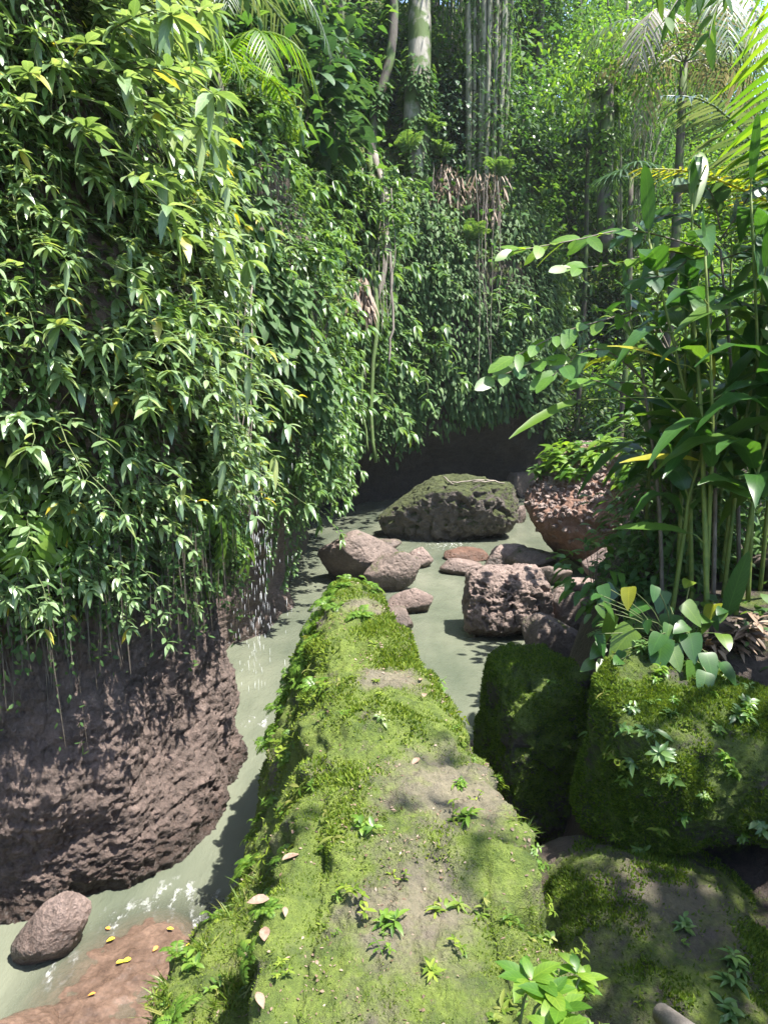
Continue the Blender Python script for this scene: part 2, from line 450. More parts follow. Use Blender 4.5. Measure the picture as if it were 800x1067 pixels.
# ------------------------------------------------------------------ water and bed
def water_mat():
    m, nt, out = newmat('murky_water')
    g = N(nt, 'ShaderNodeNewGeometry'); pos = g.outputs['Position']
    mp = N(nt, 'ShaderNodeMapping'); nt.links.new(pos, mp.inputs[0]); mp.inputs['Scale'].default_value = (1.2, .55, 1)
    n1 = noise(nt, mp.outputs[0], 4.5, 6, .62); n2 = noise(nt, mp.outputs[0], .7, 3)
    c = mixc(nt, mapr(nt, n2, .3, .7), (.075, .09, .064), (.148, .158, .116))
    def mask(x, y, r):
        vd = N(nt, 'ShaderNodeVectorMath', operation='DISTANCE'); nt.links.new(pos, vd.inputs[0]); vd.inputs[1].default_value = (x, y, 0)
        return mapr(nt, vd.outputs['Value'], r, r * .3)
    f = None
    for (u, v, r) in ((178, 938, .32), (215, 958, .25), (130, 958, .25), (232, 940, .18), (268, 752, .22), (420, 585, .8), (470, 568, .7), (540, 588, .7), (560, 498, 1.2), (60, 1010, .2)):
        p = onz(u, v, 0)
        k = mask(p[0], p[1], r)
        f = k if f is None else math_(nt, 'MAXIMUM', f, k)
    nf = noise(nt, mp.outputs[0], 9, 8, .75)
    foam_glint = math_(nt, 'MULTIPLY', f, mapr(nt, nf, .53, .66))  # white patches: stream foam, and the left channel's sun glint painted in
    c = mixc(nt, foam_glint, c, (.78, .8, .78))
    p = N(nt, 'ShaderNodeBsdfPrincipled')
    nt.links.new(c, p.inputs['Base Color'])
    nt.links.new(mapr(nt, foam_glint, 0, 1, .09, .6), p.inputs['Roughness'])
    p.inputs['IOR'].default_value = 1.33
    sh = mask(-1.5, 4.3, 1.15)
    sh2 = math_(nt, 'SUBTRACT', math_(nt, 'MULTIPLY', sh, 1.3, True), math_(nt, 'MULTIPLY', n1, .3), True)
    nt.links.new(math_(nt, 'MAXIMUM', mapr(nt, sh2, 0, .7, .9, .28), foam_glint), p.inputs['Alpha'])
    b = N(nt, 'ShaderNodeBump'); b.inputs['Strength'].default_value = .6; b.inputs['Distance'].default_value = .05
    hh = math_(nt, 'ADD', n1, math_(nt, 'MULTIPLY', foam_glint, .5))
    nt.links.new(hh, b.inputs['Height']); nt.links.new(b.outputs[0], p.inputs['Normal'])
    nt.links.new(p.outputs[0], out.inputs[0])
    return m
M['water'] = water_mat()
mb = MB(); mb.add([(-8, -4, 0), (26, -4, 0), (26, 42, 0), (-8, 42, 0)], [[[0, 1, 2, 3]]])
tag(mb.obj('stream_water', M['water']), 'murky grey green stream flowing between boulders', 'stream', kind='structure')
mb = MB(); mb.add([(-58, -11, -.9), (58, -11, -.9), (58, 93, -.9), (-58, 93, -.9)], [[[0, 1, 2, 3]]])
tag(mb.obj('ground', M['bank']), 'muddy stream bed and valley floor', 'ground', kind='structure')

# ------------------------------------------------------------------ cliffs and hillside (one continuous terrain)
plan = np.array([(-6.0, -3.0), (-3.9, 2.6), (-2.95, 4.6), (-2.35, 5.1), (-1.8, 5.85), (-1.54, 7.1), (-1.8, 8.0), (-2.5, 8.9), (-2.3, 10.2),
                 (-1.7, 11.6), (-1.5, 13.2), (-1.65, 15.5), (-1.7, 18), (-1.3, 21), (.6, 23.5), (3.0, 24.5), (5.2, 25.5), (6.4, 28.5), (9.5, 31), (16, 33), (30, 34)])
fan = nrm(np.array([(-1, .0), (-1, .0), (-1, .15), (-.95, .25), (-.95, .2), (-1, .1), (-1, .05), (-1, 0), (-1, 0), (-1, .0), (-1, .02), (-1, .08), (-1, .2), (-.8, .6), (-.35, .94), (-.1, 1),
                    (.05, 1), (.2, 1), (.3, 1), (.4, 1), (.7, 1)]))
zr = np.array([-.9, 0, .35, .8, 1.4, 2.1, 3.0, 4.5, 6.2, 7.6, 9.0, 12., 17., 26.])
d0 = [0, 0, .0, .0, .0, .0, .0, .0, .15, .6, 1.7, 5.0, 11, 22]
prof_by = {}
for c in range(len(plan)): prof_by[c] = list(d0)
for c in (0, 1, 2): prof_by[c] = [.5, .5, .50, .22, .16, .14, .0, -.1, .3, .8, 1.7, 5, 11, 22]
prof_by[3] = [.25, .25, .25, .14, .14, .14, .04, -.05, .3, .8, 1.7, 5, 11, 22]
prof_by[4] = [0, 0, .04, .1, .16, .2, .12, -.05, .2, .8, 1.7, 5, 11, 22]
prof_by[5] = [-.05, 0, .06, .14, .2, .24, .22, .1, .3, .9, 1.8, 5, 11, 22]
prof_by[6] = [0, 0, .1, .2, .3, .3, .3, .4, .6, 1.1, 1.9, 5, 11, 22]
for c in (7, 8): prof_by[c] = [.5, .5, .6, .65, .7, .6, .3, -.1, -.1, .4, 1.6, 5, 11, 22]
for c in (9, 10): prof_by[c] = [.1, .25, .4, .4, .2, -.1, -.3, -.35, -.2, .2, 1.3, 5, 11, 22]
prof_by[11] = [.3, .3, .3, .3, .2, -.05, -.2, -.3, -.3, .0, 1.0, 5, 11, 22]
prof_by[12] = [.3, .3, .3, .3, .2, -.05, -.2, -.4, -.9, -1.15, -.5, 4, 11, 22]
for c in (13, 14, 15): prof_by[c] = [1.6, 1.6, 1.6, 1.5, 1.2, .6, 0, -.4, -.4, -.3, .2, 3.0, 10, 24]
prof_by[16] = [.6, .6, .6, .55, .5, .3, 0.1, 0, .3, .8, 1.6, 5.0, 12, 26]
for c in (17, 18, 19, 20): prof_by[c] = [0, 0, .5, 1.1, 1.7, 2.4, 3.4, 5, 7, 9, 11, 16, 24, 38]
ctrl = np.zeros((len(zr), len(plan), 3))
for c in range(len(plan)):
    for r in range(len(zr)):
        ctrl[r, c, :2] = plan[c] + fan[c] * prof_by[c][r]
        ctrl[r, c, 2] = zr[r]
cs = np.concatenate([np.linspace(0, 2, 16, endpoint=False), np.linspace(2, 6, 260, endpoint=False), np.linspace(6, 13, 160, endpoint=False), np.linspace(13, 20, 110)])
rs = np.concatenate([np.linspace(0, 6, 190, endpoint=False), np.linspace(6, 10, 60, endpoint=False), np.linspace(10, 13, 50)])
G = catmull(catmull(ctrl, rs).transpose(1, 0, 2), cs).transpose(1, 0, 2)
nr_, nc_ = G.shape[:2]
GN = grid_normals(G)
flat = G.reshape(-1, 3); fn = GN.reshape(-1, 3)
lowf = sstep(5.5, 2.5, flat[:, 2])
near = sstep(15, 7, flat[:, 1])
strata = flat * np.array([4.2, 4.2, 10.0]) + np.array([0, 0, 1.]) * flat[:, :1] * 3.0
disp = .28 * fbm(flat * .8, 4) + (.07 + .05 * near) * lowf * fbm(strata, 5, .62, ridged=True) * .42 + .045 * near * lowf * fbm(flat * 13., 4, .7, ridged=True) + .05 * lowf * fbm(flat * 2.6, 3) + .5 * (1 - lowf) * fbm(flat * .35 + 9, 3)
vert = flat * np.array([1.6, 1.6, .35]) + 31
disp += .12 * lowf * fbm(vert, 3)
disp += .045 * near * lowf * fbm(flat * np.array([8., 8., 1.0]) + 5, 4, .6, ridged=True)
flat = flat + fn * disp[:, None]
# direction check: normals should face the stream
if (fn[:, 0] * 1.0 - fn[:, 1] * .3).mean() < 0: fn = -fn; flip = True
else: flip = False
G = flat.reshape(nr_, nc_, 3); GN = grid_normals(G)
if flip: GN = -GN
def strip(name, mat, r0, r1):
    g = G[r0:r1]
    m_ = MB(); m_.add(g, [grid_faces(g.shape[0], g.shape[1], flip=False)])
    return m_.obj(name, mat)
rcut = int(np.argmin(np.abs(rs - 8.6)))
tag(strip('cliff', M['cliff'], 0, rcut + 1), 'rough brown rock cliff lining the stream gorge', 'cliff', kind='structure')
tag(strip('hillside', M['hill'], rcut, nr_), 'forested hillside rising above the gorge', 'hillside', kind='structure')
RS = np.broadcast_to(rs[:, None], (nr_, nc_)); CS = np.broadcast_to(cs[None], (nr_, nc_))

def scatter(n, wfun, seed):
    """random points on the cliff; wfun(c, z, y) gives the weight"""
    rg = np.random.default_rng(seed)
    A = np.linalg.norm(np.cross(G[1:, :-1] - G[:-1, :-1], G[:-1, 1:] - G[:-1, :-1]), axis=-1)
    w = A * wfun(CS[:-1, :-1], G[:-1, :-1, 2], G[:-1, :-1, 1])
    w = w.ravel(); w = w / w.sum()
    k = rg.choice(len(w), size=n, p=w)
    i, j = np.unravel_index(k, A.shape)
    a, b = rg.random((2, n, 1))
    P = G[i, j] + a * (G[i + 1, j] - G[i, j]) + b * (G[i, j + 1] - G[i, j])
    return P, GN[i, j], CS[i, j], rg

# ------------------------------------------------------------------ right bank
ye = np.array([-4, 0, 2, 3, 4.5, 6, 7.2, 9.8, 12, 15.5, 20, 24, 28, 36.])
xe = np.array([.8, .8, .8, .85, 1.0, 1.15, 1.25, 2.2, 3.1, 4.3, 5.2, 6.6, 8.5, 14.])
def bank_h(x, y):
    d = x - np.interp(y, ye, xe)
    h = -.8 + 2.9 * sstep(-.15, 1.1, d) + .16 * np.maximum(d - 1, 0) + .012 * np.maximum(d - 4, 0) ** 2
    lo = .75 + .1 * sstep(.6, 1.5, x) + 2.0 * sstep(2.35, 3.4, x)
    k = sstep(5.6, 4.7, y)
    h = h * (1 - k) + lo * k
    far = sstep(11, 15, y)
    hf = -.8 + 1.6 * sstep(-.2, 1.6, d) + .42 * np.maximum(d - 1, 0)
    return h * (1 - far) + hf * far
gx = np.linspace(.45, 26, 210) ; gx = .45 + (gx - .45) ** 1.6 / (25.55 ** .6)
gy = np.concatenate([np.linspace(-4, 12, 150, endpoint=False), np.linspace(12, 40, 80)])
X, Y = np.meshgrid(gx, gy, indexing='ij')
Z = bank_h(X, Y)
B = np.stack([X, Y, Z], -1).reshape(-1, 3)
B[:, 2] += .12 * fbm(B * 1.1, 4) + .035 * fbm(B * 6, 4)
B = B.reshape(len(gx), len(gy), 3)
mb = MB(); mb.add(B, [grid_faces(len(gx), len(gy), flip=True)])
tag(mb.obj('stream_bank', M['bank']), 'dark soil bank on the right of the stream', 'bank', kind='structure')

# ------------------------------------------------------------------ mossy ridge in the foreground
# sections at y: (x, z) from left base to right base
secs = {
    7.25: [(-.75, -.6), (-.72, .0), (-.66, .35), (-.58, .6), (-.5, .7), (-.35, .78), (-.2, .78), (-.05, .7), (.05, .3), (.12, -.6)],
    6.75: [(-.86, -.6), (-.84, .5), (-.76, 1.1), (-.63, 1.5), (-.48, 1.78), (-.36, 1.9), (-.24, 1.9), (-.1, 1.7), (.04, .9), (.15, -.6)],
    6.3: [(-.92, -.6), (-.88, .8), (-.75, 1.5), (-.60, 1.82), (-.45, 2.09), (-.33, 2.18), (-.22, 2.18), (-.10, 2.04), (.08, 1.3), (.26, -.6)],
    5.1: [(-.98, -.6), (-.92, .7), (-.80, 1.3), (-.60, 1.68), (-.43, 2.08), (-.2, 2.18), (0, 2.16), (.18, 2.04), (.36, 1.3), (.55, -.4)],
    4.0: [(-.92, -.6), (-.86, .8), (-.70, 1.35), (-.54, 1.60), (-.38, 2.07), (-.1, 2.18), (.15, 2.15), (.40, 2.03), (.6, 1.35), (.82, -.2)],
    3.1: [(-1.02, -.6), (-.92, 1.0), (-.77, 1.54), (-.52, 1.68), (-.35, 2.05), (0, 2.16), (.3, 2.14), (.56, 2.02), (.7, 1.4), (.95, .4)],
    2.4: [(-1.15, -.6), (-1.02, 1.1), (-.84, 1.66), (-.54, 1.76), (-.36, 2.03), (.0, 2.13), (.3, 2.12), (.57, 2.02), (.73, 1.4), (1.0, .5)],
    1.7: [(-1.3, -.6), (-1.15, 1.1), (-.95, 1.72), (-.65, 1.85), (-.42, 2.04), (.0, 2.13), (.3, 2.13), (.6, 2.04), (.8, 1.4), (1.1, .5)],
    .6: [(-1.9, -.6), (-1.75, 1.2), (-1.4, 1.85), (-1.0, 2.0), (-.6, 2.12), (.0, 2.25), (.35, 2.25), (.75, 2.15), (1.0, 1.5), (1.3, .5)],
    -1.5: [(-2.9, -.6), (-2.6, 1.2), (-2., 2.0), (-1.4, 2.2), (-.8, 2.3), (0, 2.4), (.5, 2.4), (1.0, 2.3), (1.6, 1.6), (2., .5)],
}
ctrl = np.array([[(x, y, z) for x, z in secs[y]] for y in secs])
RG = catmull(catmull(ctrl, np.concatenate([np.linspace(0, 7, 520, endpoint=False), np.linspace(7, len(secs) - 1, 60)])).transpose(1, 0, 2), np.linspace(0, 9, 300)).transpose(1, 0, 2)
rn = grid_normals(RG); 
if rn[..., 2].mean() < 0: rn = -rn; rflip = True
else: rflip = False
fl = RG.reshape(-1, 3); fnr = rn.reshape(-1, 3)
side = sstep(.75, .35, fnr[:, 2])
dd = .055 * fbm(fl * 1.6, 4) + .05 * fbm(fl * 5, 4) + .028 * fbm(fl * 14, 4, .6) + .010 * fbm(fl * 45, 3) + side * .14 * fbm(fl * np.array([2.5, 2.5, 1.0]) + 5, 4, ridged=True) - .03
# terraced steps across the top
wob = .35 * fbm(fl * np.array([2., .8, 1]) + 3.3, 3)
topf = sstep(.3, .8, fnr[:, 2])
dd += topf * (.05 * np.tanh((fl[:, 1] - 2.86 + wob) / .045) + .035 * np.tanh((fl[:, 1] - 3.72 + wob) / .05) + .03 * np.tanh((fl[:, 1] - 4.9 + wob) / .06)) - .02
RG = (fl + fnr * dd[:, None]).reshape(RG.shape); rn = grid_normals(RG)
if rflip: rn = -rn
mb = MB(); mb.add(RG, [grid_faces(RG.shape[0], RG.shape[1], flip=not rflip)])
ridge = tag(mb.obj('mossy_rock', M['ridge']), 'long narrow moss covered rock ridge running from the viewer to the stream', 'rock')

def ridge_scatter(n, wfun, seed):
    rg = np.random.default_rng(seed)
    A = np.linalg.norm(np.cross(RG[1:, :-1] - RG[:-1, :-1], RG[:-1, 1:] - RG[:-1, :-1]), axis=-1)
    w = A * wfun(RG[:-1, :-1], rn[:-1, :-1]); w = np.maximum(w.ravel(), 0); w /= w.sum()
    k = rg.choice(len(w), size=n, p=w); i, j = np.unravel_index(k, A.shape); a, b = rg.random((2, n, 1))
    return RG[i, j] + a * (RG[i + 1, j] - RG[i, j]) + b * (RG[i, j + 1] - RG[i, j]), rn[i, j], rg

# ------------------------------------------------------------------ boulders
def ico(sub):
    bm = bmesh.new(); bmesh.ops.create_icosphere(bm, subdivisions=sub, radius=1)
    V = np.array([v.co[:] for v in bm.verts]); Fc = np.array([[v.index for v in f.verts] for f in bm.faces]); bm.free()
    return nrm(V), Fc
_ico = {}
BOULD = {}
def boulder(name, mat, cen, half, label, seed, rz=0, tilt=(0, 0), planes=(), nr=16, p=11, rough=1., sub=6, group=None, cat='boulder', pit=.0):
    if sub not in _ico: _ico[sub] = ico(sub)
    D, Fc = _ico[sub]
    rg = np.random.default_rng(seed)
    n = nrm(rg.normal(size=(nr, 3))); h = rg.uniform(.78, 1.0, nr)
    if len(planes):
        pl = np.array(planes, float); n = np.concatenate([n, nrm(pl[:, :3])]); h = np.concatenate([h, pl[:, 3]])
    q = np.maximum(D @ n.T / h, 0)
    r = (q ** p).sum(1) ** (-1 / p)
    r = np.minimum(r, 1.25)
    V = D * r[:, None] * np.array(half)
    s = float(np.mean(half))
    q_ = V / s + seed * 3.7
    dsp = s * rough * (.13 * fbm(q_ * 1.3, 4) + .06 * fbm(q_ * 4, 4, .6, ridged=True) + .025 * fbm(q_ * 13, 3))
    if pit: dsp -= s * pit * np.maximum(fbm(q_ * 5.5 + 40, 2) - .12, 0)
    V = V + D * dsp[:, None]
    Mx = Matrix.Rotation(rz, 3, 'Z') @ Matrix.Rotation(tilt[0], 3, 'X') @ Matrix.Rotation(tilt[1], 3, 'Y')
    V = V @ np.array(Mx).T
    m_ = MB(); m_.add(V, [Fc])
    o = m_.obj(name, mat); o.location = Vector(cen)
    tag(o, label, cat, group)
    BOULD[o.name] = (V + np.array(cen), Fc)
    return o

def boulder_px(name, mat, u, vbase, zbase, wpx, hpx, depth_k, label, seed, lift=.42, **kw):
    """a boulder whose waterline centre shows at (u, vbase); wpx, hpx its size in the photo"""
    b = onz(u, vbase, zbase); t = b[1] * CP + (H - zbase) * SP
    hw = wpx / F * t / 2; hh = hpx / F * t / 2
    cen = (b[0], b[1] + hw * depth_k * .75, zbase + hh * (2 * lift))
    return boulder(name, mat, cen, (hw * 1.08, hw * depth_k, hh * 1.1), label, seed, **kw)

boulder_px('boulder', M['bigdark'], 485, 566, 0, 140, 78, .75, 'largest dark grey boulder in the stream with a mossy top and twigs on it', 21, sub=7, planes=[(-.75, 0, .65, .74), (.10, -.12, 1, .62), (.95, -.2, .2, .85), (0, -1, -.2, .75)], pit=.25)
boulder_px('boulder', M['red'], 634, 606, .0, 158, 138, .8, 'big reddish overhanging boulder under green plants on the right bank', 5, sub=7, lift=.5, planes=[(-.62, -.5, .8, .56), (-.6, -.25, -.8, .72), (.5, 0, 1, .75), (.1, -1, -.3, .74)], p=14, rough=.7, pit=.2)
boulder_px('boulder', M['pink'], 532, 668, 0, 98, 84, .8, 'pitted pinkish brown boulder in mid stream, lit on its flat top', 9, sub=7, planes=[(0, 0, 1, .72), (0, -1, .1, .78), (-1, 0, .1, .82), (1, 0, .2, .8)], p=16, pit=.5)
boulder_px('boulder', M['grey'], 574, 694, .0, 56, 56, .8, 'smooth dark brown block leaning against the pitted pink boulder', 14, planes=[(.5, 0, 1, .65), (-.9, -.3, .2, .75), (.2, -1, .2, .75)], p=16, rough=.7)
boulder_px('boulder', M['grey'], 369, 608, 0, 68, 58, .8, 'rounded brown boulder at the foot of the left cliff behind the ridge tip', 31, planes=[(-.6, 0, 1, .75)], rough=.8)
boulder_px('boulder', M['grey'], 408, 618, 0, 46, 48, .7, 'upright brown boulder leaning right beside the rounded boulder behind the ridge', 33, planes=[(-.7, -.2, .8, .6)], tilt=(0, .25), rough=.7)
SM = 'small stones lying in the stream'
for (u, v, w, h, mt, sd, lab) in (
        (437, 592, 30, 20, 'pink', 41, 'small pale pink stone behind the two brown boulders left in the stream'),
        (428, 640, 46, 24, 'pink', 42, 'low pinkish stone in the water beside the ridge tip'),
        (414, 660, 34, 26, 'grey', 43, 'dark wet stone half hidden by the mossy ridge'),
        (488, 584, 44, 12, 'red', 44, 'flat reddish stone in front of the largest dark boulder'),
        (482, 600, 40, 16, 'pink', 45, 'low pale stone just behind the pitted pink boulder'),
        (530, 592, 38, 26, 'pink', 46, 'pinkish stone with a dark right side behind the pitted boulder'),
        (553, 596, 46, 26, 'grey', 47, 'dark wet stone between the pitted boulder and the red boulder'),
        (553, 519, 36, 34, 'grey', 48, 'dark brown stone in the far channel behind the largest boulder'),
        (540, 545, 18, 20, 'pink', 49, 'small pinkish stone touching the right end of the largest boulder'),
        (548, 500, 22, 16, 'pink', 50, 'farthest pale stone at the bend of the stream'),
        (575, 610, 34, 20, 'grey', 51, 'dark stone in the shade under the red boulder'),
        (500, 800, 34, 30, 'pink', 52, 'pale pink stone in the water between the ridge and a mossy boulder'),
        (590, 640, 34, 30, 'pink', 57, 'pale stone at the right shoulder of the pitted boulder'),
        (600, 664, 50, 46, 'grey', 58, 'dark boulder under the leaves right of the pitted boulder'),
        (400, 575, 30, 14, 'grey', 59, 'flat dark stone in front of the left end of the largest boulder')):
    boulder_px('stone', M[mt], u, v, 0, w, h, .8, lab, sd, sub=5, cat='stone', rough=.9, lift=.35)
for (u, v, z, w, h, mt, sd, lab) in (
        (622, 692, .15, 30, 24, 'pink', 53, 'broken pink stone below the fern right of the leaning block'),
        (646, 690, .3, 32, 26, 'pink', 54, 'pinkish stone at the foot of the leafy bank by the fern'),
        (632, 676, .3, 30, 24, 'pink', 55, 'pale stone wedged behind the broken pink stone'),
        (640, 600, .7, 44, 32, 'pink', 60, 'sunlit pale stone showing through the bush below the red boulder'),
        (676, 588, 1.2, 40, 30, 'pink', 61, 'sunlit pale stone behind the ginger stems'),
        (612, 630, .5, 36, 30, 'pink', 62, 'sunlit stone behind the light green leaves at the stream edge')):
    boulder_px('stone', M[mt], u, v, z, w, h, .8, lab, sd, sub=5, cat='stone', lift=.35)
# lower left rocks
boulder('boulder', M['pink'], (-2.35, 4.70, .16), (.185, .26, .27), 'upright brown rock in the shallows under the left cliff', 71, rz=-.3, tilt=(.0, .45), rough=.8, planes=[(-.3, -.7, .6, .7)])
boulder('stone_slab', M['slab'], (-1.68, 4.32, -.305), (1.12, 1.04, .37), 'flat wet reddish slab just under the water, strewn with yellow leaves', 72, planes=[(0, 0, 1, .86)], p=14, rough=.5, cat='rock', sub=7)
boulder('boulder', M['slab'], (-2.22, 3.95, -.12), (.26, .32, .24), 'low wet red rock at the water edge left of the slab', 73, rough=.7)
# right hand mossy boulders
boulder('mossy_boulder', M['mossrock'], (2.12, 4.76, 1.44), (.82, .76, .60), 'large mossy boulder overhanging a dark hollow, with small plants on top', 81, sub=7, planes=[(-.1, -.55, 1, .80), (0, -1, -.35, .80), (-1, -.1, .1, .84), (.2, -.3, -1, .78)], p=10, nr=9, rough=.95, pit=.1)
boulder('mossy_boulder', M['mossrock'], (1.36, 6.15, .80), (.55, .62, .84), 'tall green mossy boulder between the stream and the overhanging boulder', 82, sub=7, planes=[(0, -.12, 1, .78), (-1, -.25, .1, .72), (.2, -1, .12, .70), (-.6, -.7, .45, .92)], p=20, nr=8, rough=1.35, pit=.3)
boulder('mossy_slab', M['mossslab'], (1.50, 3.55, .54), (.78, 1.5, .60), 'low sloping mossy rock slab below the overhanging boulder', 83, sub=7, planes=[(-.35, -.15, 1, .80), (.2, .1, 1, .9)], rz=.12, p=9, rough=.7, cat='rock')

# stone step at right edge with black box-like kerb behind
mb = MB()
def rbox(mb, c, h, bev=.03, slot=0):
    D, Fc = _ico[5] if 5 in _ico else ico(5)
    V = D / np.max(np.abs(D), axis=1)[:, None]
    e = 7; V = D / ((np.abs(D) ** e).sum(1) ** (1 / e))[:, None]
    V = V * np.array(h); V = V + .012 * fbm(V * 5 + np.array(c), 4)[:, None] * nrm(V)
    mb.add(V + np.array(c), [Fc], slot)
rbox(mb, (0, 0, 0), (.55, .42, .09))
o = mb.obj('stone_step', M['step']); o.location = at(830, 655, 5.9); o.rotation_euler = (0, 0, -.25)
tag(o, 'flat grey stone step at the edge of the ginger clump', 'step')
mb = MB(); rbox(mb, (0, 0, 0), (.4, .3, .22))
o = mb.obj('stone_block', M['bank']); o.location = at(832, 607, 6.6)
tag(o, 'dark shaded stone block behind the grey step', 'block')


# ================================================================== PLANTS
UPV = np.array([0, 0, 1.])
def rdir(rg, n):
    return nrm(rg.normal(size=(n, 3)))

def droop_shrub(name, mat, seed, nb=9, ln=(.45, 1.0), leafL=(.085, .15), wide=.42, az=75, el=(0, 60), per=(13, 20), sag=.5):
    """branches arching out of a wall towards +Y, leaves hanging in whorls"""
    rg = np.random.default_rng(seed)
    root = empty(name); st = MB(); fo = MB()
    for b in range(nb):
        a = rad(rg.uniform(-az, az)); e = rad(rg.uniform(*el)); L = rg.uniform(*ln)
        d = np.array([math.sin(a) * math.cos(e), math.cos(a) * math.cos(e), math.sin(e)])
        s = np.linspace(0, 1, 7)[:, None]
        pts = np.array([rg.uniform(-.12, .12), -.12, rg.uniform(-.12, .12)]) + d * L * s - UPV * L * sag * s ** 2 + rg.normal(size=(7, 3)) * .012
        tube(st, pts, np.linspace(.008, .003, 7), 4)
        k = rg.integers(*per)
        ss = np.sort(rg.uniform(.22, 1., k)); P = catmull(pts, ss * 6)
        T = nrm(catmull(pts, np.minimum(ss * 6 + .2, 6)) - catmull(pts, np.maximum(ss * 6 - .2, 0)))
        S = nrm(np.cross(T, UPV)); sg = np.where(np.arange(k) % 2, 1, -1)[:, None]
        D = nrm(T * np.array([1, 1, .5]) * rg.uniform(.3, .9, (k, 1)) + S * sg * rg.uniform(.5, 1.1, (k, 1)) + rg.normal(size=(k, 3)) * .2 + np.array([0, .2, .12]))
        LL = rg.uniform(*leafL, k)
        leaves(fo, P, D, UPV + rg.normal(size=(k, 3)) * .25, LL, LL * wide * rg.uniform(.8, 1.15, k), rg.uniform(.1, .5, k), .22)
        m = 5; ang = rg.uniform(0, 6.28) + np.arange(m) * 2 * np.pi / m
        S0 = S[-1]; T0 = T[-1]; B0 = np.cross(T0, S0)
        D = nrm(T0 * .55 + S0 * np.cos(ang)[:, None] + B0 * np.sin(ang)[:, None] * .7)
        LL = rg.uniform(*leafL, m) * 1.05
        leaves(fo, np.repeat(pts[-1:], m, 0), D, UPV + rg.normal(size=(m, 3)) * .2, LL, LL * wide, rg.uniform(.4, .9, m), .22)
    st.obj('stem', M['stem'], root); fo.obj('foliage', M[mat], root)
    return root

def vine(name, mat, seed, ns=7, ln=(1., 2.6), leafL=(.07, .12), width=.8, dens=16):
    rg = np.random.default_rng(seed); root = empty(name); st = MB(); fo = MB()
    for k in range(ns):
        L = rg.uniform(*ln); n = 9
        s = np.linspace(0, 1, n)[:, None]
        x0 = rg.uniform(-width / 2, width / 2)
        pts = np.array([x0, rg.uniform(0, .1), rg.uniform(-.1, .25)]) + s * np.array([rg.uniform(-.15, .15), 0, -L]) + np.array([0, 1., 0]) * (.22 * np.sin(s * 3.1) * rg.uniform(.3, 1)) + rg.normal(size=(n, 3)) * .02
        tube(st, pts, np.linspace(.006, .003, n), 4)
        m = int(L * dens)
        P = catmull(pts, rg.uniform(0, n - 1, m))
        a = rad(1) * rg.uniform(-85, 85, m)
        D = nrm(np.stack([np.sin(a), np.cos(a), rg.uniform(-.9, .2, m)], -1))
        LL = rg.uniform(*leafL, m)
        leaves(fo, P, D, UPV + np.array([0, .6, 0]) + rg.normal(size=(m, 3)) * .3, LL, LL * .5, rg.uniform(.2, .7, m), .2, OVAL)
    st.obj('stem', M['stem'], root); fo.obj('foliage', M[mat], root)
    return root

def pinnate(mb, pts, leafL, n, wid=.14, prof=LANCE, swing=(.35, .9), droop=.3, slot=0, seed=0, cheap=False, taper=True, hang=0.):
    """leaflets along both sides of a rachis"""
    rg = np.random.default_rng(seed)
    pts = np.asarray(pts, float); m = len(pts)
    ss = np.linspace(.12, .995, n); P = catmull(pts, ss * (m - 1))
    T = nrm(catmull(pts, np.minimum(ss * (m - 1) + .1, m - 1)) - catmull(pts, np.maximum(ss * (m - 1) - .1, 0)))
    S = nrm(np.cross(T, UPV)); Uw = np.cross(S, T)
    f = np.sin(np.pi * (ss * .82 + .14)) ** .7 if taper else np.ones(n)
    for sg in (-1, 1):
        fw = swing[0] + (swing[1] - swing[0]) * ss[:, None]
        D = nrm(S * sg + T * fw + Uw * .15 - UPV * hang + rg.normal(size=(n, 3)) * .07)
        L = leafL * f * rg.uniform(.88, 1.08, n)
        if cheap: diamonds(mb, P, D, Uw, L, L * wid, .2, slot, droop)
        else: leaves(mb, P, D, Uw + rg.normal(size=(n, 3)) * .12, L, L * wid, droop * rg.uniform(.6, 1.4, n), .2, prof, slot)

def fern(name, seed, nf=8, ln=(.12, .22), mat='fern', el=(25, 65), sag=.55):
    rg = np.random.default_rng(seed); fo = MB()
    for k in range(nf):
        a = 6.283 * k / nf + rg.uniform(-.4, .4); L = rg.uniform(*ln); e = rad(rg.uniform(*el))
        d = np.array([math.cos(a) * math.cos(e), math.sin(a) * math.cos(e), math.sin(e)])
        s = np.linspace(0, 1, 6)[:, None]
        pts = d * L * s - UPV * L * sag * s ** 2
        tube(fo, pts, np.linspace(.0015, .0006, 6) * (L / .15), 3)
        pinnate(fo, pts, L * .30, 11, .34, seed=seed * 31 + k, cheap=True)
    return fo.obj(name, M[mat])

def weed(name, seed, mat='grass', h=(.03, .09), n=8, L=(.03, .06), wide=.3):
    rg = np.random.default_rng(seed); fo = MB()
    for k in range(rg.integers(2, 4)):
        hh = rg.uniform(*h); lean = rg.normal(size=3) * .35; lean[2] = 1; lean = nrm(lean)
        base = np.append(rg.normal(size=2) * .015, -.01)
        s = np.linspace(0, 1, 4)[:, None]; pts = base + lean * hh * s
        tube(fo, pts, .0018, 3)
        P = catmull(pts, rg.uniform(.8, 3, n)); ang = np.arange(n) * 2.4 + rg.uniform(0, 6)
        D = nrm(np.stack([np.cos(ang), np.sin(ang), rg.uniform(.1, .7, n)], -1))
        LL = rg.uniform(*L, n)
        leaves(fo, P, D, UPV, LL, LL * wide, rg.uniform(.2, .6, n), .25)
    return fo.obj(name, M[mat])

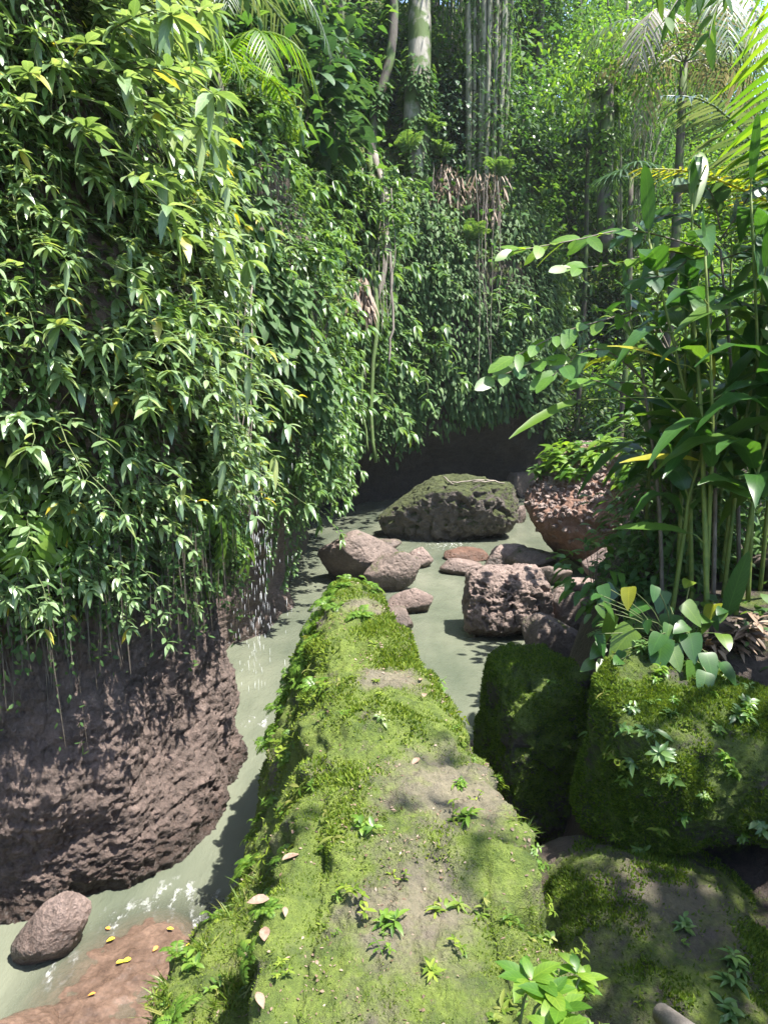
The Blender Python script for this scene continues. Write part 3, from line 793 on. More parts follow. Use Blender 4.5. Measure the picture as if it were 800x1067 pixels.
def tuft(name, seed, n=34, L=(.06, .16), mat='grass'):
    rg = np.random.default_rng(seed); fo = MB()
    P = np.concatenate([rg.normal(size=(n, 2)) * .025, np.full((n, 1), -.01)], 1)
    D = nrm(np.concatenate([rg.normal(size=(n, 2)) * .45, rg.uniform(.6, 1.1, (n, 1))], 1))
    LL = rg.uniform(*L, n)
    leaves(fo, P, D, rdir(rg, n), LL, .007, rg.uniform(.1, .5, n), .1, ([0, .3, .65, 1], [.7, .9, .6, .05]))
    return fo.obj(name, M[mat])

def orient(nv, rg, up=.5):
    """rotation that stands a small plant between the surface normal and the vertical"""
    d = nrm(nv * (1 - up) + UPV * up)
    q = Vector(d).to_track_quat('Z', 'Y').to_euler()
    return (Matrix.Rotation(0, 3, 'X') @ q.to_matrix() @ Matrix.Rotation(rg.uniform(0, 6.28), 3, 'Z')).to_euler()

def facing(nv, rg, j=.3):
    return (rg.uniform(-.15, .15), rg.uniform(-.15, .15), math.atan2(nv[1], nv[0]) - math.pi / 2 + rg.uniform(-j, j))

def curtain_cut(c):
    """lowest height that carries plants, by position along the cliff"""
    return np.interp(c, [0, 2, 3, 4, 4.6, 5.3, 6, 7, 8, 9, 10, 11, 12, 13, 14, 15, 16, 17, 20],
                     [2.3, 2.3, 2.35, 2.45, 2.35, 2.1, 2.4, 3.0, 3.0, 2.2, 1.6, 1.5, 2.0, 2.4, 2.5, 2.8, 3.2, .8, .6])

# ---- masses of small leaves over rock and soil (nobody could count these)
def clump(c, z, seed=0, lo=.06, k=2.4, b=.45):
    return np.clip(b + k * fbm(np.stack([np.ravel(c) * 1.9 + seed, np.ravel(z) * .8, np.ravel(z) * 0], -1), 3).reshape(np.shape(c)), lo, 1.2)
def ground_cover(name, mat, n, wfun, seed, L, label, hang=.5, W=.5, lift=.08):
    P, nv, c, rg = scatter(n, wfun, seed)
    D = nrm(nv * .7 - UPV * hang * rg.uniform(.2, 1.4, (n, 1)) + rdir(rg, n) * .6)
    LL = rg.uniform(*L, n)
    m_ = MB(); diamonds(m_, P + nv * rg.uniform(0, 1, (n, 1)) ** 2 * lift, D, nv + UPV + rdir(rg, n) * .4, LL, LL * W, .25, droop=.25)
    o = m_.obj(name, M[mat]); tag(o, label, 'foliage', kind='stuff'); return o

ground_cover('foliage', 'under', 30000, lambda c, z, y: (z > curtain_cut(c) - .1) * (z < 9) * (c > 1.5) * (c < 8.6) * np.interp(c, [0, 6, 8], [1, .8, .8]), 1, (.05, .11), 'low leafy growth clothing the near left cliff', lift=.15)
ground_cover('foliage', 'vine', 26000, lambda c, z, y: (z > curtain_cut(c) - .2) * (z < 9.5) * (c > 8.2) * (c < 13.3), 2, (.06, .13), 'small leaved growth clothing the middle of the left cliff', lift=.3)
ground_cover('foliage', 'vine', 34000, lambda c, z, y: (z > curtain_cut(c) - .1) * (z < 10.5) * (c >= 12.6) * (c < 17.2) * np.clip(.5 + 2.2 * fbm(np.stack([c.ravel() * 1.3, z.ravel() * .35, z.ravel() * 0], -1), 3).reshape(c.shape), .04, 1.2), 3, (.13, .26), 'curtain of small leaves over the far cliff', lift=.5, hang=1.1, W=.42)
ground_cover('foliage', 'forest', 36000, lambda c, z, y: (z > curtain_cut(c)) * (z > 7.5 - 7 * (c > 16.6)) * (y > 4) * (z < 22) * np.interp(z, [0, 9, 22], [1.3, 1.3, .5]), 4, (.16, .36), 'undergrowth covering the hillside above the gorge', hang=.1, lift=.9)

# hanging dark moss and rootlets under the overhangs
P, nv, c, rg = scatter(2000, lambda c, z, y: (np.abs(z - curtain_cut(c) - .15) < .4) * (c > 1.6) * (c < 16.6) * np.interp(y, [4, 10, 25], [1, 1, .45]), 5)
mb = MB()
LL = rg.uniform(.08, .7, len(P)) ** 1.5
leaves(mb, P + nv * .05, nrm(-UPV + nv * .12 + rdir(rg, len(P)) * .12), nv, LL, .008, .1, .1, BLADE)
tag(mb.obj('hanging_rootlets', M['twig']), 'thin rootlets hanging from the lower edge of the cliff plants', 'rootlets', kind='stuff')

P, nv, c, rg = scatter(420, lambda c, z, y: (np.abs(z - curtain_cut(c) - .25) < .3) * (c > 1.8) * (c < 5.6) * clump(c * 3, z, 2), 6)
P = P + nv * rg.uniform(.1, .42, (420, 1)); LL = rg.uniform(.3, .95, 420) * rg.uniform(.4, 1, 420)
mb = MB(); leaves(mb, P, nrm(-UPV + rdir(rg, 420) * .06), nv, LL, rg.uniform(.005, .013, 420), .0, .4, ([0, .2, .5, .8, 1], [.5, 1, .7, .9, .1]))
n = 3200; k = rg.integers(0, 420, n); q = P[k] - UPV * (LL[k] * rg.random(n))[:, None]; l2 = rg.uniform(.03, .07, n)
diamonds(mb, q, nrm(rdir(rg, n) - UPV * .6), nv[k], l2, l2 * .5, .2, 1)
tag(mb.obj('hanging_strands', [M['strand'], M['vine']]), 'thin leafy strands hanging in front of the near rock face', 'strands', kind='stuff')

# ---- shrubs on the left cliff
SH = [droop_shrub('cliff_shrub', 'shrub', 100 + k, nb=8 + k % 3, leafL=((.085, .15), (.06, .11), (.10, .17), (.07, .13), (.05, .09), (.09, .16), (.07, .12), (.06, .10))[k], wide=(.42, .5, .36, .42, .5, .34, .46, .4)[k]) for k in range(8)]
SHB = [droop_shrub('cliff_shrub', 'shrub', 120 + k, nb=7, ln=(.7, 1.4), leafL=(.12, .19), wide=.40) for k in range(3)]
SM_ = [droop_shrub('cliff_bush', 'shrubmid', 140 + k, nb=13, ln=(.5, 1.1), leafL=(.10, .18), wide=.42, el=(-25, 60), per=(12, 18)) for k in range(5)]
zones = [
    ('shrub with drooping pale green leaves hanging over the bare rock face at the left', 'drooping shrubs along the lower edge of the near left cliff', SH, 44, lambda c, z, y: clump(c, z, 5) * (z > curtain_cut(c) + .05) * (z < 3.3) * (c > 1.7) * (c < 6.2), .6, .85),
    ('shrub with whorls of drooping leaves half way up the near left cliff', 'drooping shrubs half way up the near left cliff', SH, 74, lambda c, z, y: clump(c, z, 3) * (z > 3.2) * (z < 5.6) * (c > 1.7) * (c < 6.4), .8, 1.1),
    ('shrub with sunlit drooping leaves high on the near left cliff', 'drooping shrubs high on the near left cliff', SH + SHB, 70, lambda c, z, y: clump(c, z, 9) * (z > 5.6) * (z < 9.) * (c > 1.7) * (c < 7.4), .9, 1.25),
    ('dense bush hanging over the water drips in the middle of the left cliff', 'bushes low on the bulge of the left cliff', SM_, 60, lambda c, z, y: clump(c, z, 7) * (z > curtain_cut(c) + .2) * (z < 4.2) * (c > 8.4) * (c < 12.7), .7, 1.0),
    ('dense sunlit bush high on the bulge in the middle of the left cliff', 'bushes high on the bulge of the left cliff', SM_ + SH[:3], 85, lambda c, z, y: clump(c, z, 8) * (z > 4.2) * (z < 8.8) * (c > 8.0) * (c < 12.7), .75, 1.15),
]
for zi, (lab, grp, protos, n, wf, s0, s1) in enumerate(zones):
    P, nv, c, rg = scatter(n, wf, 30 + zi)
    for k in range(n):
        place(protos[k % len(protos)], P[k] - nv[k] * .05, facing(nv[k], rg), rg.uniform(s0, s1), lab, 'shrub', grp)
LV = [vine('trailing_vine', 'shrubmid', 230 + k, leafL=(.04, .08), width=.8, ln=(.8, 1.9), ns=8, dens=26) for k in range(4)]
CF = [fern('cliff_fern', 890 + k, 9, (.35, .65), 'fern', (0, 55), .95) for k in range(3)]
P, nv, c, rg = scatter(40, lambda c, z, y: clump(c, z, 15) * (z > 3.6) * (z < 8) * (c > 1.7) * (c < 6.6), 71)
for k in range(40): place(LV[k % 4], P[k] + nv[k] * .1, facing(nv[k], rg, .2), rg.uniform(.7, 1.1), 'small leaved vine trailing down between the shrubs of the near left cliff', 'vine', 'trailing vines on the near left cliff')
P, nv, c, rg = scatter(26, lambda c, z, y: (z > 2.6) * (z < 7) * (c > 6.0) * (c < 9.0), 72)
for k in range(26): place(LV[k % 4], P[k] + nv[k] * .12, facing(nv[k], rg, .2), rg.uniform(.8, 1.3), 'small leaved vine hanging in the gap above the water drips', 'vine', 'trailing vines above the water drips')
P, nv, c, rg = scatter(34, lambda c, z, y: (z > curtain_cut(c) + .1) * (z < 8.5) * (c > 1.7) * (c < 12.5), 73)
for k in range(34): place(CF[k % 3], P[k] + nv[k] * .15, orient(nv[k], rg, .25), rg.uniform(.8, 1.5), 'drooping fern growing out of the leafy left cliff', 'fern', 'ferns on the left cliff')
drop_unused(LV + CF)
# the biggest, nearest sprays at the left edge
for k, (u, v, t, s) in enumerate(((15, 150, 5.6, 1.1), (60, 215, 5.4, 1.2), (20, 235, 5.2, 1.2), (95, 120, 6.0, 1.0), (130, 235, 6.2, .95), (35, 330, 5.2, 1.0), (10, 60, 6, 1.2), (60, 420, 5.5, .9))):
    place(SHB[k % 3], at(u, v, t) + np.array([-.25, .2, .1]), (0, 0, -.9 + .3 * random.uniform(-1, 1)), s, 'shrub with long broad drooping leaves, some turned yellow, at the left edge', 'shrub', 'large leaved shrubs nearest the viewer on the left cliff')
P, nv, c, rg = scatter(26, lambda c, z, y: (z > 3.6) * (z < 9) * (c > 12.8) * (c < 16.9), 39)
for k in range(26):
    place(SM_[k % 5], P[k], facing(nv[k], rg), rg.uniform(1.2, 2.), 'bush sticking out of the vine curtain on the far cliff', 'shrub', 'bushes on the far cliff')
for k, (u, v, t) in enumerate(((380, 195, 16.9), (398, 200, 16.8), (368, 215, 16.6), (410, 190, 17.3), (388, 225, 16.5), (372, 180, 17.2), (404, 235, 16.6))):
    place(SM_[k % 5], at(u, v, t) + np.array([0, .3, 0]), (0, 0, math.pi + .5 * math.sin(k * 2.)), 1. + .1 * (k % 3), 'bush around the top of the mossy aerial roots', 'shrub', 'bushes above the aerial roots')
drop_unused(SH + SHB + SM_)

# ---- vines on the far cliff
VN = [vine('hanging_vine', 'vine', 200 + k, leafL=(.14, .24), width=1.5, ln=(1., 2.4), ns=11, dens=15) for k in range(5)]
for zi, (lab, grp, n, wf) in enumerate((
        ('leafy vine hanging down the far cliff above the dark hollow', 'vines hanging down the far cliff', 64, lambda c, z, y: (z > 4.0) * (z < 9.) * (c > 13.2) * (c < 16.8)),
        ('leafy vine trailing down the shaded cliff between the bulge and the far cliff', 'vines trailing in the shaded fold of the cliff', 22, lambda c, z, y: (z > 3.6) * (z < 8.5) * (c > 11.6) * (c < 13.4)),
        ('leafy vine in the shaded recess above the water drips', 'vines in the recess behind the near rock face', 14, lambda c, z, y: (z > 4.6) * (z < 8.) * (c > 6.3) * (c < 8.4)))):
    P, nv, c, rg = scatter(n, wf, 60 + zi)
    for k in range(n):
        place(VN[k % 5], P[k] + nv[k] * .12, facing(nv[k], rg, .2), rg.uniform(.8, 1.25), lab, 'vine', grp)
drop_unused(VN)

# ---- hanging roots
def hroot(name, paths, mat, label, grp=None, sides=5):
    m_ = MB()
    for pts, r in paths:
        p = curve(pts, 16); p = p + np.random.default_rng(int(abs(p[0, 0]) * 1000)).normal(size=p.shape) * .015
        tube(m_, p, np.linspace(r, r * .45, 16), sides)
    return tag(m_.obj(name, M[mat]), label, 'root', grp)
t0 = 16.6
hroot('aerial_root', [([at(386, 165, 17.3), at(390, 215, t0 + .2), at(388, 270, t0), at(394, 330, t0 - .2), at(386, 400, t0 - .3), at(391, 482, t0 - .4)], .09),
                      ([at(390, 170, 17.3), at(398, 230, t0), at(380, 330, t0 - .2), at(378, 420, t0 - .3), at(384, 470, t0 - .4)], .05)], 'mossroot', 'thick mossy aerial root hanging beside the far cliff down to the dark hollow')
hroot('aerial_root', [([at(390, 160, 17.3), at(402, 205, t0 + .2), at(402, 265, t0), at(388, 330, t0), at(382, 350, t0)], .09), ([at(398, 190, t0 + .3), at(406, 260, t0), at(409, 330, t0), at(404, 380, t0)], .05)], 'root', 'pale forked aerial root left of the far cliff')
rg = np.random.default_rng(77)
for k in range(9):
    u = rg.uniform(374, 408); v0 = rg.uniform(175, 205); v1 = v0 + rg.uniform(120, 250)
    hroot('aerial_root', [([at(u, v0, t0), at(u + rg.uniform(-5, 5), (v0 + v1) / 2, t0 - .1), at(u + rg.uniform(-6, 6), v1, t0 - .2)], .014)], 'root', 'thin pale root dangling among the thick mossy aerial roots', 'thin roots beside the mossy aerial root')
for k in range(7):
    u = rg.uniform(425, 530); v0 = rg.uniform(165, 195); v1 = v0 + rg.uniform(90, 240); t = 22.6
    hroot('hanging_root', [([at(u, v0, t), at(u + rg.uniform(-4, 4), (v0 + v1) / 2, t - .1), at(u + rg.uniform(-5, 5), v1, t - .2)], .011)], 'root', 'thin root strand hanging in front of the far cliff', 'root strands in front of the far cliff')
for k in range(9):
    u = rg.uniform(226, 262); v0 = rg.uniform(290, 400); v1 = rg.uniform(480, 640); t = 8.6
    hroot('hanging_root', [([at(u, v0, t), at(u + rg.uniform(-5, 5), (v0 + v1) / 2, t - .05), at(u + rg.uniform(-6, 6), v1, t - .1)], .011)], 'root', 'thin root strand hanging in the gap behind the corner of the near rock face', 'root strands behind the near rock corner')

# ---- seeping water drips
P = []; rg = np.random.default_rng(9)
mb = MB()
for k in range(270):
    lane = rg.choice([243, 252, 262, 268, 272, 276, 282, 300], p=[.08, .14, .2, .2, .16, .1, .07, .05])
    u = lane + rg.normal() * 3.5; v = rg.uniform(455, 715) if lane < 278 else rg.uniform(480, 690)
    p = at(u, v, 9.35 - .2 * (lane - 250) / 30 + rg.normal() * .1)
    L = rg.uniform(.03, .15); r = rg.uniform(.001, .0024)
    s = np.array([[0, 0, 0], [0, 0, -L * .6], [0, 0, -L]]) + p
    tube(mb, s, np.array([.3, 1., .3]) * r, 4)
m, nt, out = newmat('water_drop'); pb = N(nt, 'ShaderNodeBsdfPrincipled'); pb.inputs['Base Color'].default_value = (.85, .88, .92, 1); pb.inputs['Roughness'].default_value = .08
pb.inputs['Specular IOR Level'].default_value = 1.; nt.links.new(pb.outputs[0], out.inputs[0])
tag(mb.obj('water_drops', m), 'glittering water drops falling from the overhanging plants', 'water drops', kind='stuff')

# ---- small plants on the ridge
FE = [fern('small_fern', 300 + k) for k in range(4)]
WE = [weed('small_weed', 320 + k, ('fern', 'grass', 'moss')[k % 3], h=(.01, .05 + .02 * (k % 4)), n=5 + k % 5, L=(.015 + .004 * (k % 3), .035 + .008 * (k % 5)), wide=.22 + .06 * (k % 4)) for k in range(10)]
TU = [tuft('grass_tuft', 340 + k) for k in range(3)]
def on_ridge(lab, grp, cat, protos, n, wf, seed, s, up=.5):
    P, nv, rg = ridge_scatter(n, wf, seed)
    for k in range(n):
        place(protos[k % len(protos)], P[k], orient(nv[k], rg, up), rg.uniform(*s), lab, cat, grp)
inview = lambda g: (g[..., 1] > 1.75) * (g[..., 2] > .9)
on_ridge('tiny fern on the moss at the far tip of the ridge', 'ferns on the far tip of the ridge', 'fern', FE, 50, lambda g, n: inview(g) * (g[..., 1] > 5.2) * (g[..., 2] > 1.3) * (g[..., 0] < -.1), 400, (.6, 1.1))
on_ridge('small weed among the ferns on the far half of the ridge', 'weeds on the far half of the ridge', 'weed', WE, 80, lambda g, n: inview(g) * (g[..., 1] > 4.2) * (g[..., 2] > 1.3) * (1.6 - 1.5 * np.clip(n[..., 2], 0, 1)), 401, (.9, 1.7))
on_ridge('small fern growing on the steep left side of the ridge', 'ferns on the left side of the ridge', 'fern', FE, 26, lambda g, n: inview(g) * (g[..., 0] < -.38) * (g[..., 1] < 5.2), 402, (.5, 1.))
on_ridge('bright small plant along the left crest of the ridge', 'plants along the left crest of the ridge', 'plant', WE, 46, lambda g, n: inview(g) * (g[..., 0] < -.2) * (n[..., 2] < .85) * (g[..., 1] > 2.6) * (g[..., 2] > 1.4), 407, (.9, 1.8))
on_ridge('small weed rooted in the moss on the near half of the ridge', 'weeds on the near half of the ridge', 'weed', WE, 84, lambda g, n: inview(g) * (g[..., 1] < 4.4) * (fbm(g.reshape(-1, 3) * 1.3, 2).reshape(g.shape[:2]) > .02) * (g[..., 2] > 1.4), 403, (.6, 1.3))
on_ridge('grass tuft on the lower left edge of the ridge above the water', 'grass tufts on the left edge of the ridge', 'grass tuft', TU, 26, lambda g, n: inview(g) * (g[..., 0] < -.52) * (g[..., 1] < 3.5) * (g[..., 2] > 1.2), 404, (.6, 1.1), .7)
on_ridge('grass tuft on the right edge of the ridge above the gully', 'grass tufts on the right edge of the ridge', 'grass tuft', TU, 20, lambda g, n: inview(g) * (g[..., 0] > .45) * (g[..., 1] < 3.6) * (g[..., 2] > 1.2), 405, (.5, .9), .5)
on_ridge('small weed on the right shoulder of the ridge', 'weeds on the right shoulder of the ridge', 'weed', WE, 40, lambda g, n: inview(g) * (g[..., 0] > .3) * (g[..., 1] < 4.) * (g[..., 2] > 1.3), 406, (.7, 1.4))

def spikes(mb, P, D, L, W, rg):
    n = len(P); S = nrm(np.cross(D, rdir(rg, n)))
    V = np.stack([P - S * (W / 2)[:, None], P + S * (W / 2)[:, None], P + D * L[:, None]], 1)
    mb.add(V, [np.arange(n * 3).reshape(-1, 3)])
BARE = [(.11, 2.54, 2.1, .34), (-.02, 1.95, 2.1, .25), (-.6, 3.2, 1.75, .16), (.03, 4.37, 2.15, .24), (.36, 3.3, 2.08, .36), (-.15, 5.66, 2.17, .22), (.72, 2.55, 1.45, .13), (.66, 2.3, 1.6, .2)]
def mossw(g, n):
    s = g.shape[:2]; q = g.reshape(-1, 3)
    w = np.clip(fbm(q * 2.4, 4) * 2.2 + .45, .03, 1).reshape(s) * inview(g)
    for (x, y, z, r) in BARE:
        w = w * sstep(r * .6, r * 1.2, np.linalg.norm(g - np.array([x, y, z]), axis=-1))
    return w
P, nv, rg = ridge_scatter(140000, mossw, 410)
sz = (.35 + .22 * np.clip(P[:, 1] - 1, 0, 6)) * np.clip(.75 + fbm(P * 3 + 7, 3) * 1.5, .3, 1.8)
mb = MB()
L = rg.uniform(.010, .028, len(P)) * sz
spikes(mb, P - nv * .002, nrm(nv + UPV * .5 + rdir(rg, len(P)) * .75), L, L * .55, rg)
tag(mb.obj('moss', M['moss']), 'short moss covering the long rock ridge', 'moss', kind='stuff')

P, nv, rg = ridge_scatter(2600, lambda g, n: inview(g) * (n[..., 2] > .55) * np.clip(.25 + fbm(g.reshape(-1, 3) * 2.1 + 20, 3).reshape(g.shape[:2]) * 2, .02, 1), 411)
mb = MB(); LL = rg.uniform(.006, .022, len(P)) * (.7 + .12 * P[:, 1])
diamonds(mb, P + nv * .003, nrm(rdir(rg, len(P)) * np.array([1, 1, .3])), nv + rdir(rg, len(P)) * .4, LL, LL * rg.uniform(.2, .7, len(P)), .3)
tag(mb.obj('leaf_litter', M['dead']), 'flecks of dry leaf litter scattered over the moss of the ridge', 'litter', kind='stuff')

# moss fuzz and little plants on the right hand rocks
def on_rock(o, n, wf, seed):
    V, Fc = BOULD[o]; rg = np.random.default_rng(seed)
    a, b, c = V[Fc[:, 0]], V[Fc[:, 1]], V[Fc[:, 2]]
    cr = np.cross(b - a, c - a); A = np.linalg.norm(cr, axis=1); nn = cr / A[:, None]
    w = np.maximum(A * wf((a + b + c) / 3, nn), 0); w /= w.sum()
    k = rg.choice(len(w), size=n, p=w); r = rg.random((2, n)); f = r.sum(0) > 1; r[:, f] = 1 - r[:, f]
    return a[k] + (b - a)[k] * r[0][:, None] + (c - a)[k] * r[1][:, None], nn[k], rg
mossy = [k for k in BOULD if k.startswith('mossy')]
mb = MB()
for k, nm in enumerate(mossy):
    P, nv, rg = on_rock(nm, (60000, 36000, 40000)[k], lambda p, n: np.clip(fbm(p * 2.2, 4) * 2.2 + (.5 if k < 2 else .1), .02, 1) * (n[:, 2] > -.4) * (n[:, 1] < .6), 420 + k)
    L = rg.uniform(.012, .032, len(P))
    spikes(mb, P - nv * .002, nrm(nv + UPV * .4 + rdir(rg, len(P)) * .75), L, L * .55, rg)
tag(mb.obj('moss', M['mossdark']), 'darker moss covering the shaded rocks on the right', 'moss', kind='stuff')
big, tall, slab = mossy
def on_boulder(nm, lab, grp, cat, protos, n, wf, seed, s):
    P, nv, rg = on_rock(nm, n, wf, seed)
    for k in range(n): place(protos[k % len(protos)], P[k], orient(nv[k], rg, .5), rg.uniform(*s), lab, cat, grp)
WD = [weed('small_plant', 350 + k, 'shrubmid', h=(.04, .12), n=7, L=(.06, .13), wide=.33) for k in range(5)]
on_boulder(big, 'small leafy plant on the large overhanging mossy boulder', 'small plants on the overhanging boulder', 'plant', WD, 34, lambda p, n: (n[:, 2] > -.1) * (n[:, 1] < .3) * (p[:, 0] > 1.5), 430, (.5, 1.))
on_boulder(big, 'weed on the left edge of the large overhanging mossy boulder', 'weeds on the left edge of the overhanging boulder', 'weed', WE, 22, lambda p, n: (n[:, 0] < -.2) * (n[:, 1] < .3), 431, (.8, 1.4))
on_boulder(tall, 'weed on the tall green boulder by the stream', 'weeds on the tall green boulder', 'weed', WE, 12, lambda p, n: (n[:, 2] > .1) + (n[:, 0] > .2), 432, (.8, 1.4))
on_boulder(slab, 'weed on the sloping mossy slab below the overhang', 'weeds on the sloping mossy slab', 'weed', WE, 12, lambda p, n: (n[:, 2] > .2) * (p[:, 1] < 3.6), 433, (.6, 1.2))
on_boulder(slab, 'leafy plant on the right side of the sloping mossy slab', 'leafy plants on the right side of the slab', 'plant', WD, 12, lambda p, n: (n[:, 2] > .1) * (p[:, 0] > 1.5) * (p[:, 1] < 3.6), 434, (.5, 1.))
on_boulder(BOULD and [k for k in BOULD if k == 'boulder.001'][0], 'leafy weed on top of the red overhanging boulder', 'weeds on top of the red boulder', 'weed', WD, 18, lambda p, n: (n[:, 2] > .45) * (p[:, 2] > 1.9), 435, (2.2, 4.))
WL = [weed('bright_plant', 370 + k, 'lime', h=(.05, .14), n=9, L=(.07, .14), wide=.36) for k in range(3)]
on_boulder('boulder.001', 'bright yellow green plant on top of the red overhanging boulder', 'bright plants on top of the red boulder', 'plant', WL, 30, lambda p, n: (n[:, 2] > .2) * (p[:, 2] > 1.95), 436, (1.8, 3.4))
on_boulder(big, 'bright yellow green plant on the middle of the overhanging mossy boulder', 'bright plants on the overhanging boulder', 'plant', WL, 12, lambda p, n: (n[:, 2] > .0) * (n[:, 1] < .2) * (np.abs(p[:, 0] - 2.05) < .3), 438, (.35, .6))
drop_unused(FE + WE + TU + WD + WL)

# ---- lime plant at the bottom edge
def rosette(name, mat, pos, seed, n=16, L=(.09, .15), wide=.4, h=.16, label='', cat='plant', spread=.12):
    rg = np.random.default_rng(seed); root = empty(name, pos); st = MB(); fo = MB()
    for k in range(4):
        a = rg.uniform(0, 6.28); tip = np.array([math.cos(a) * spread, math.sin(a) * spread, h * rg.uniform(.7, 1.)])
        pts = curve([(0, 0, -.25), tip * .5 + UPV * .02, tip], 6); tube(st, pts, .004, 5)
        m = n // 3; ang = np.arange(m) * 2.4 + rg.uniform(0, 6)
        D = nrm(np.stack([np.cos(ang), np.sin(ang), rg.uniform(0.15, .8, m)], -1)); LL = rg.uniform(*L, m)
        leaves(fo, tip + rg.normal(size=(m, 3)) * .008, D, UPV, LL, LL * wide, rg.uniform(.15, .45, m), .2)
    st.obj('stem', M['stem'], root); fo.obj('foliage', M[mat], root)
    return tag(root, label, cat)
rosette('leafy_plant', 'lime', at(530, 1100, 1.95), 501, n=24, L=(.07, .115), label='bright lime green plant rising at the near edge beside the log end')
rosette('leafy_plant', 'lime', at(585, 1096, 2.05), 502, n=18, L=(.06, .10), label='second bright lime green plant close beside the log end')

# ---- cut log
mb = MB(); p0, p1 = at(688, 1056, 2.75), at(735, 1090, 2.5)
pts = np.array([p0, p0 + (p1 - p0) * .02, p0 + (p1 - p0) * .5, p1]); tube(mb, pts, [.033, .038, .038, .04], 14)
log = mb.obj('cut_log', M['root']); mb = MB(); tube(mb, [p0 - (p1 - p0) * .004, p0 + (p1 - p0) * .004], .031, 14); mb.obj('cut_end', M['wood'], log); tag(log, 'pale cut end of a thin log lying on the slab', 'log')

# ---- fallen leaves
def flat_leaf(name, mat, pos, L, seed, label, grp=None, W=.45, nv=UPV):
    rg = np.random.default_rng(seed); m_ = MB(); a = rg.uniform(0, 6.28)
    D = np.array([math.cos(a), math.sin(a), .12]); D = D - nv * (D @ nv) * .8
    leaves(m_, [np.array([0, 0, .01])], D, nv + rg.normal(size=3) * .2, L, L * W, .15, .35)
    o = m_.obj(name, M[mat]); o.location = Vector(pos); return tag(o, label, 'leaf', grp)
def ridge_hit(u, v):
    d = ray(u, v); q = RG.reshape(-1, 3) - np.array([0, 0, H]); t = q @ d / (d @ d)
    e = np.linalg.norm(q - t[:, None] * d, axis=1) / np.maximum(t, .5); ok = e < .012
    k = np.argmin(np.where(ok, t, 1e9)); return RG.reshape(-1, 3)[k]
for k, (u, v, lab) in enumerate(((296, 877, 'curled pink brown dry leaf on the ledge at the left of the ridge'), (265, 1032, 'pale curled dry leaf at the bottom left of the ridge'), (268, 982, 'brown dry leaf half way down the left ledge of the ridge'),
                                 (437, 703, 'dry leaf on the far right shoulder of the ridge'), (445, 722, 'small dry leaf below another on the far right shoulder of the ridge'), (286, 905, 'small grey dry leaf just below the curled pink one'),
                                 (300, 940, 'small pale dry leaf between the left ledge and the bare rock'), (440, 785, 'little dry leaf on the bare step in the middle of the ridge'), (275, 935, 'dry leaf fragment above the brown leaf on the left ledge'))):
    flat_leaf('fallen_leaf', 'dryleaf', ridge_hit(u, v) + UPV * .012, .05 + .02 * (k % 3), 600 + k, lab)
def slab_z(x, y):
    V = BOULD['stone_slab'][0]; d = np.hypot(V[:, 0] - x, V[:, 1] - y); k = np.where(d < .035)[0]
    return V[k, 2].max() if len(k) else 0.
for k, (u, v, mt, lab) in enumerate(((120, 975, 'yellowleaf', 'yellow leaf floating nearest the upright brown rock'), (121, 1002, 'yellowleaf', 'yellow leaf left of the pair in the middle of the red slab'), (137, 998, 'yellowleaf', 'largest yellow leaf in the middle of the red slab'),
                                     (174, 967, 'yellowleaf', 'yellow leaf at the far edge of the red slab'), (192, 1004, 'orangeleaf', 'orange leaf at the right side of the red slab'), (200, 979, 'yellowleaf', 'yellow leaf on the slab close to the ridge'),
                                     (115, 964, 'orangeleaf', 'orange leaf at the far left corner of the slab'), (100, 1034, 'orangeleaf', 'long orange leaf under the near left part of the slab'), (165, 985, 'orangeleaf', 'small orange leaf between the yellow leaves of the slab'), (48, 988, 'orangeleaf', 'red orange leaf at the foot of the upright brown rock'))):
    flat_leaf('fallen_leaf', mt, (lambda q: (q[0], q[1], max(.004, slab_z(q[0], q[1])) + .004))(onz(u, v, .05)), .06 if k < 3 else .05, 640 + k, lab, W=.55)
for k, (u, v, t) in enumerate(((376, 548 - 20, 0), (0, 0, 0))):
    pass

# rubble on the slanting top of the red boulder
P, nv, rg = on_rock('boulder.001', 900, lambda p, n: (n[:, 2] > .15) * (n[:, 2] < .97) * (n[:, 0] < .5) * (n[:, 1] < .5), 437)
mb = MB(); D4, F4 = ico(2)
for k in range(len(P)):
    s = rg.uniform(.02, .085); V = D4 * rg.uniform(.5, 1.2, (len(D4), 1)) * np.array([1, rg.uniform(.5, 1), rg.uniform(.4, .8)]) * s
    mb.add(V @ np.array(Matrix.Rotation(rg.uniform(0, 6), 3, Vector(rdir(rg, 1)[0]))) + P[k] + nv[k] * s * .2, [F4])
tag(mb.obj('rubble', M['pink'], smooth=False), 'pale crumbled rubble on the slanting top of the red boulder', 'rubble', kind='stuff')

# twigs lying on the big dark boulder
o0 = bpy.data.objects['boulder']; Vb = BOULD['boulder'][0]
def top_of(nm, x, y):
    V = BOULD[nm][0]; d = np.hypot(V[:, 0] - x, V[:, 1] - y); k = np.where(d < .12)[0]
    return V[k, 2].max() if len(k) else V[:, 2].max()
cb = np.array(o0.location)
for k, (dx, dy, a, L) in enumerate(((.1, -.3, .3, .9), (.5, -.35, .5, .7), (-.4, -.35, 1.9, .6), (.8, -.2, -.3, .5))):
    m_ = MB(); pp = []
    for s in np.linspace(-.5, .5, 7):
        x = cb[0] + dx + math.cos(a) * L * s; y = cb[1] + dy + math.sin(a) * L * s; pp.append((x, y, top_of('boulder', x, y) + .03))
    tube(m_, pp, .02, 5)
    tag(m_.obj('twig', M['root']), ('long pale twig lying across the top of the largest dark boulder', 'pale twig near the right end of the largest dark boulder', 'steep pale twig on the left of the largest dark boulder', 'short pale twig at the right rim of the largest dark boulder')[k], 'twig')

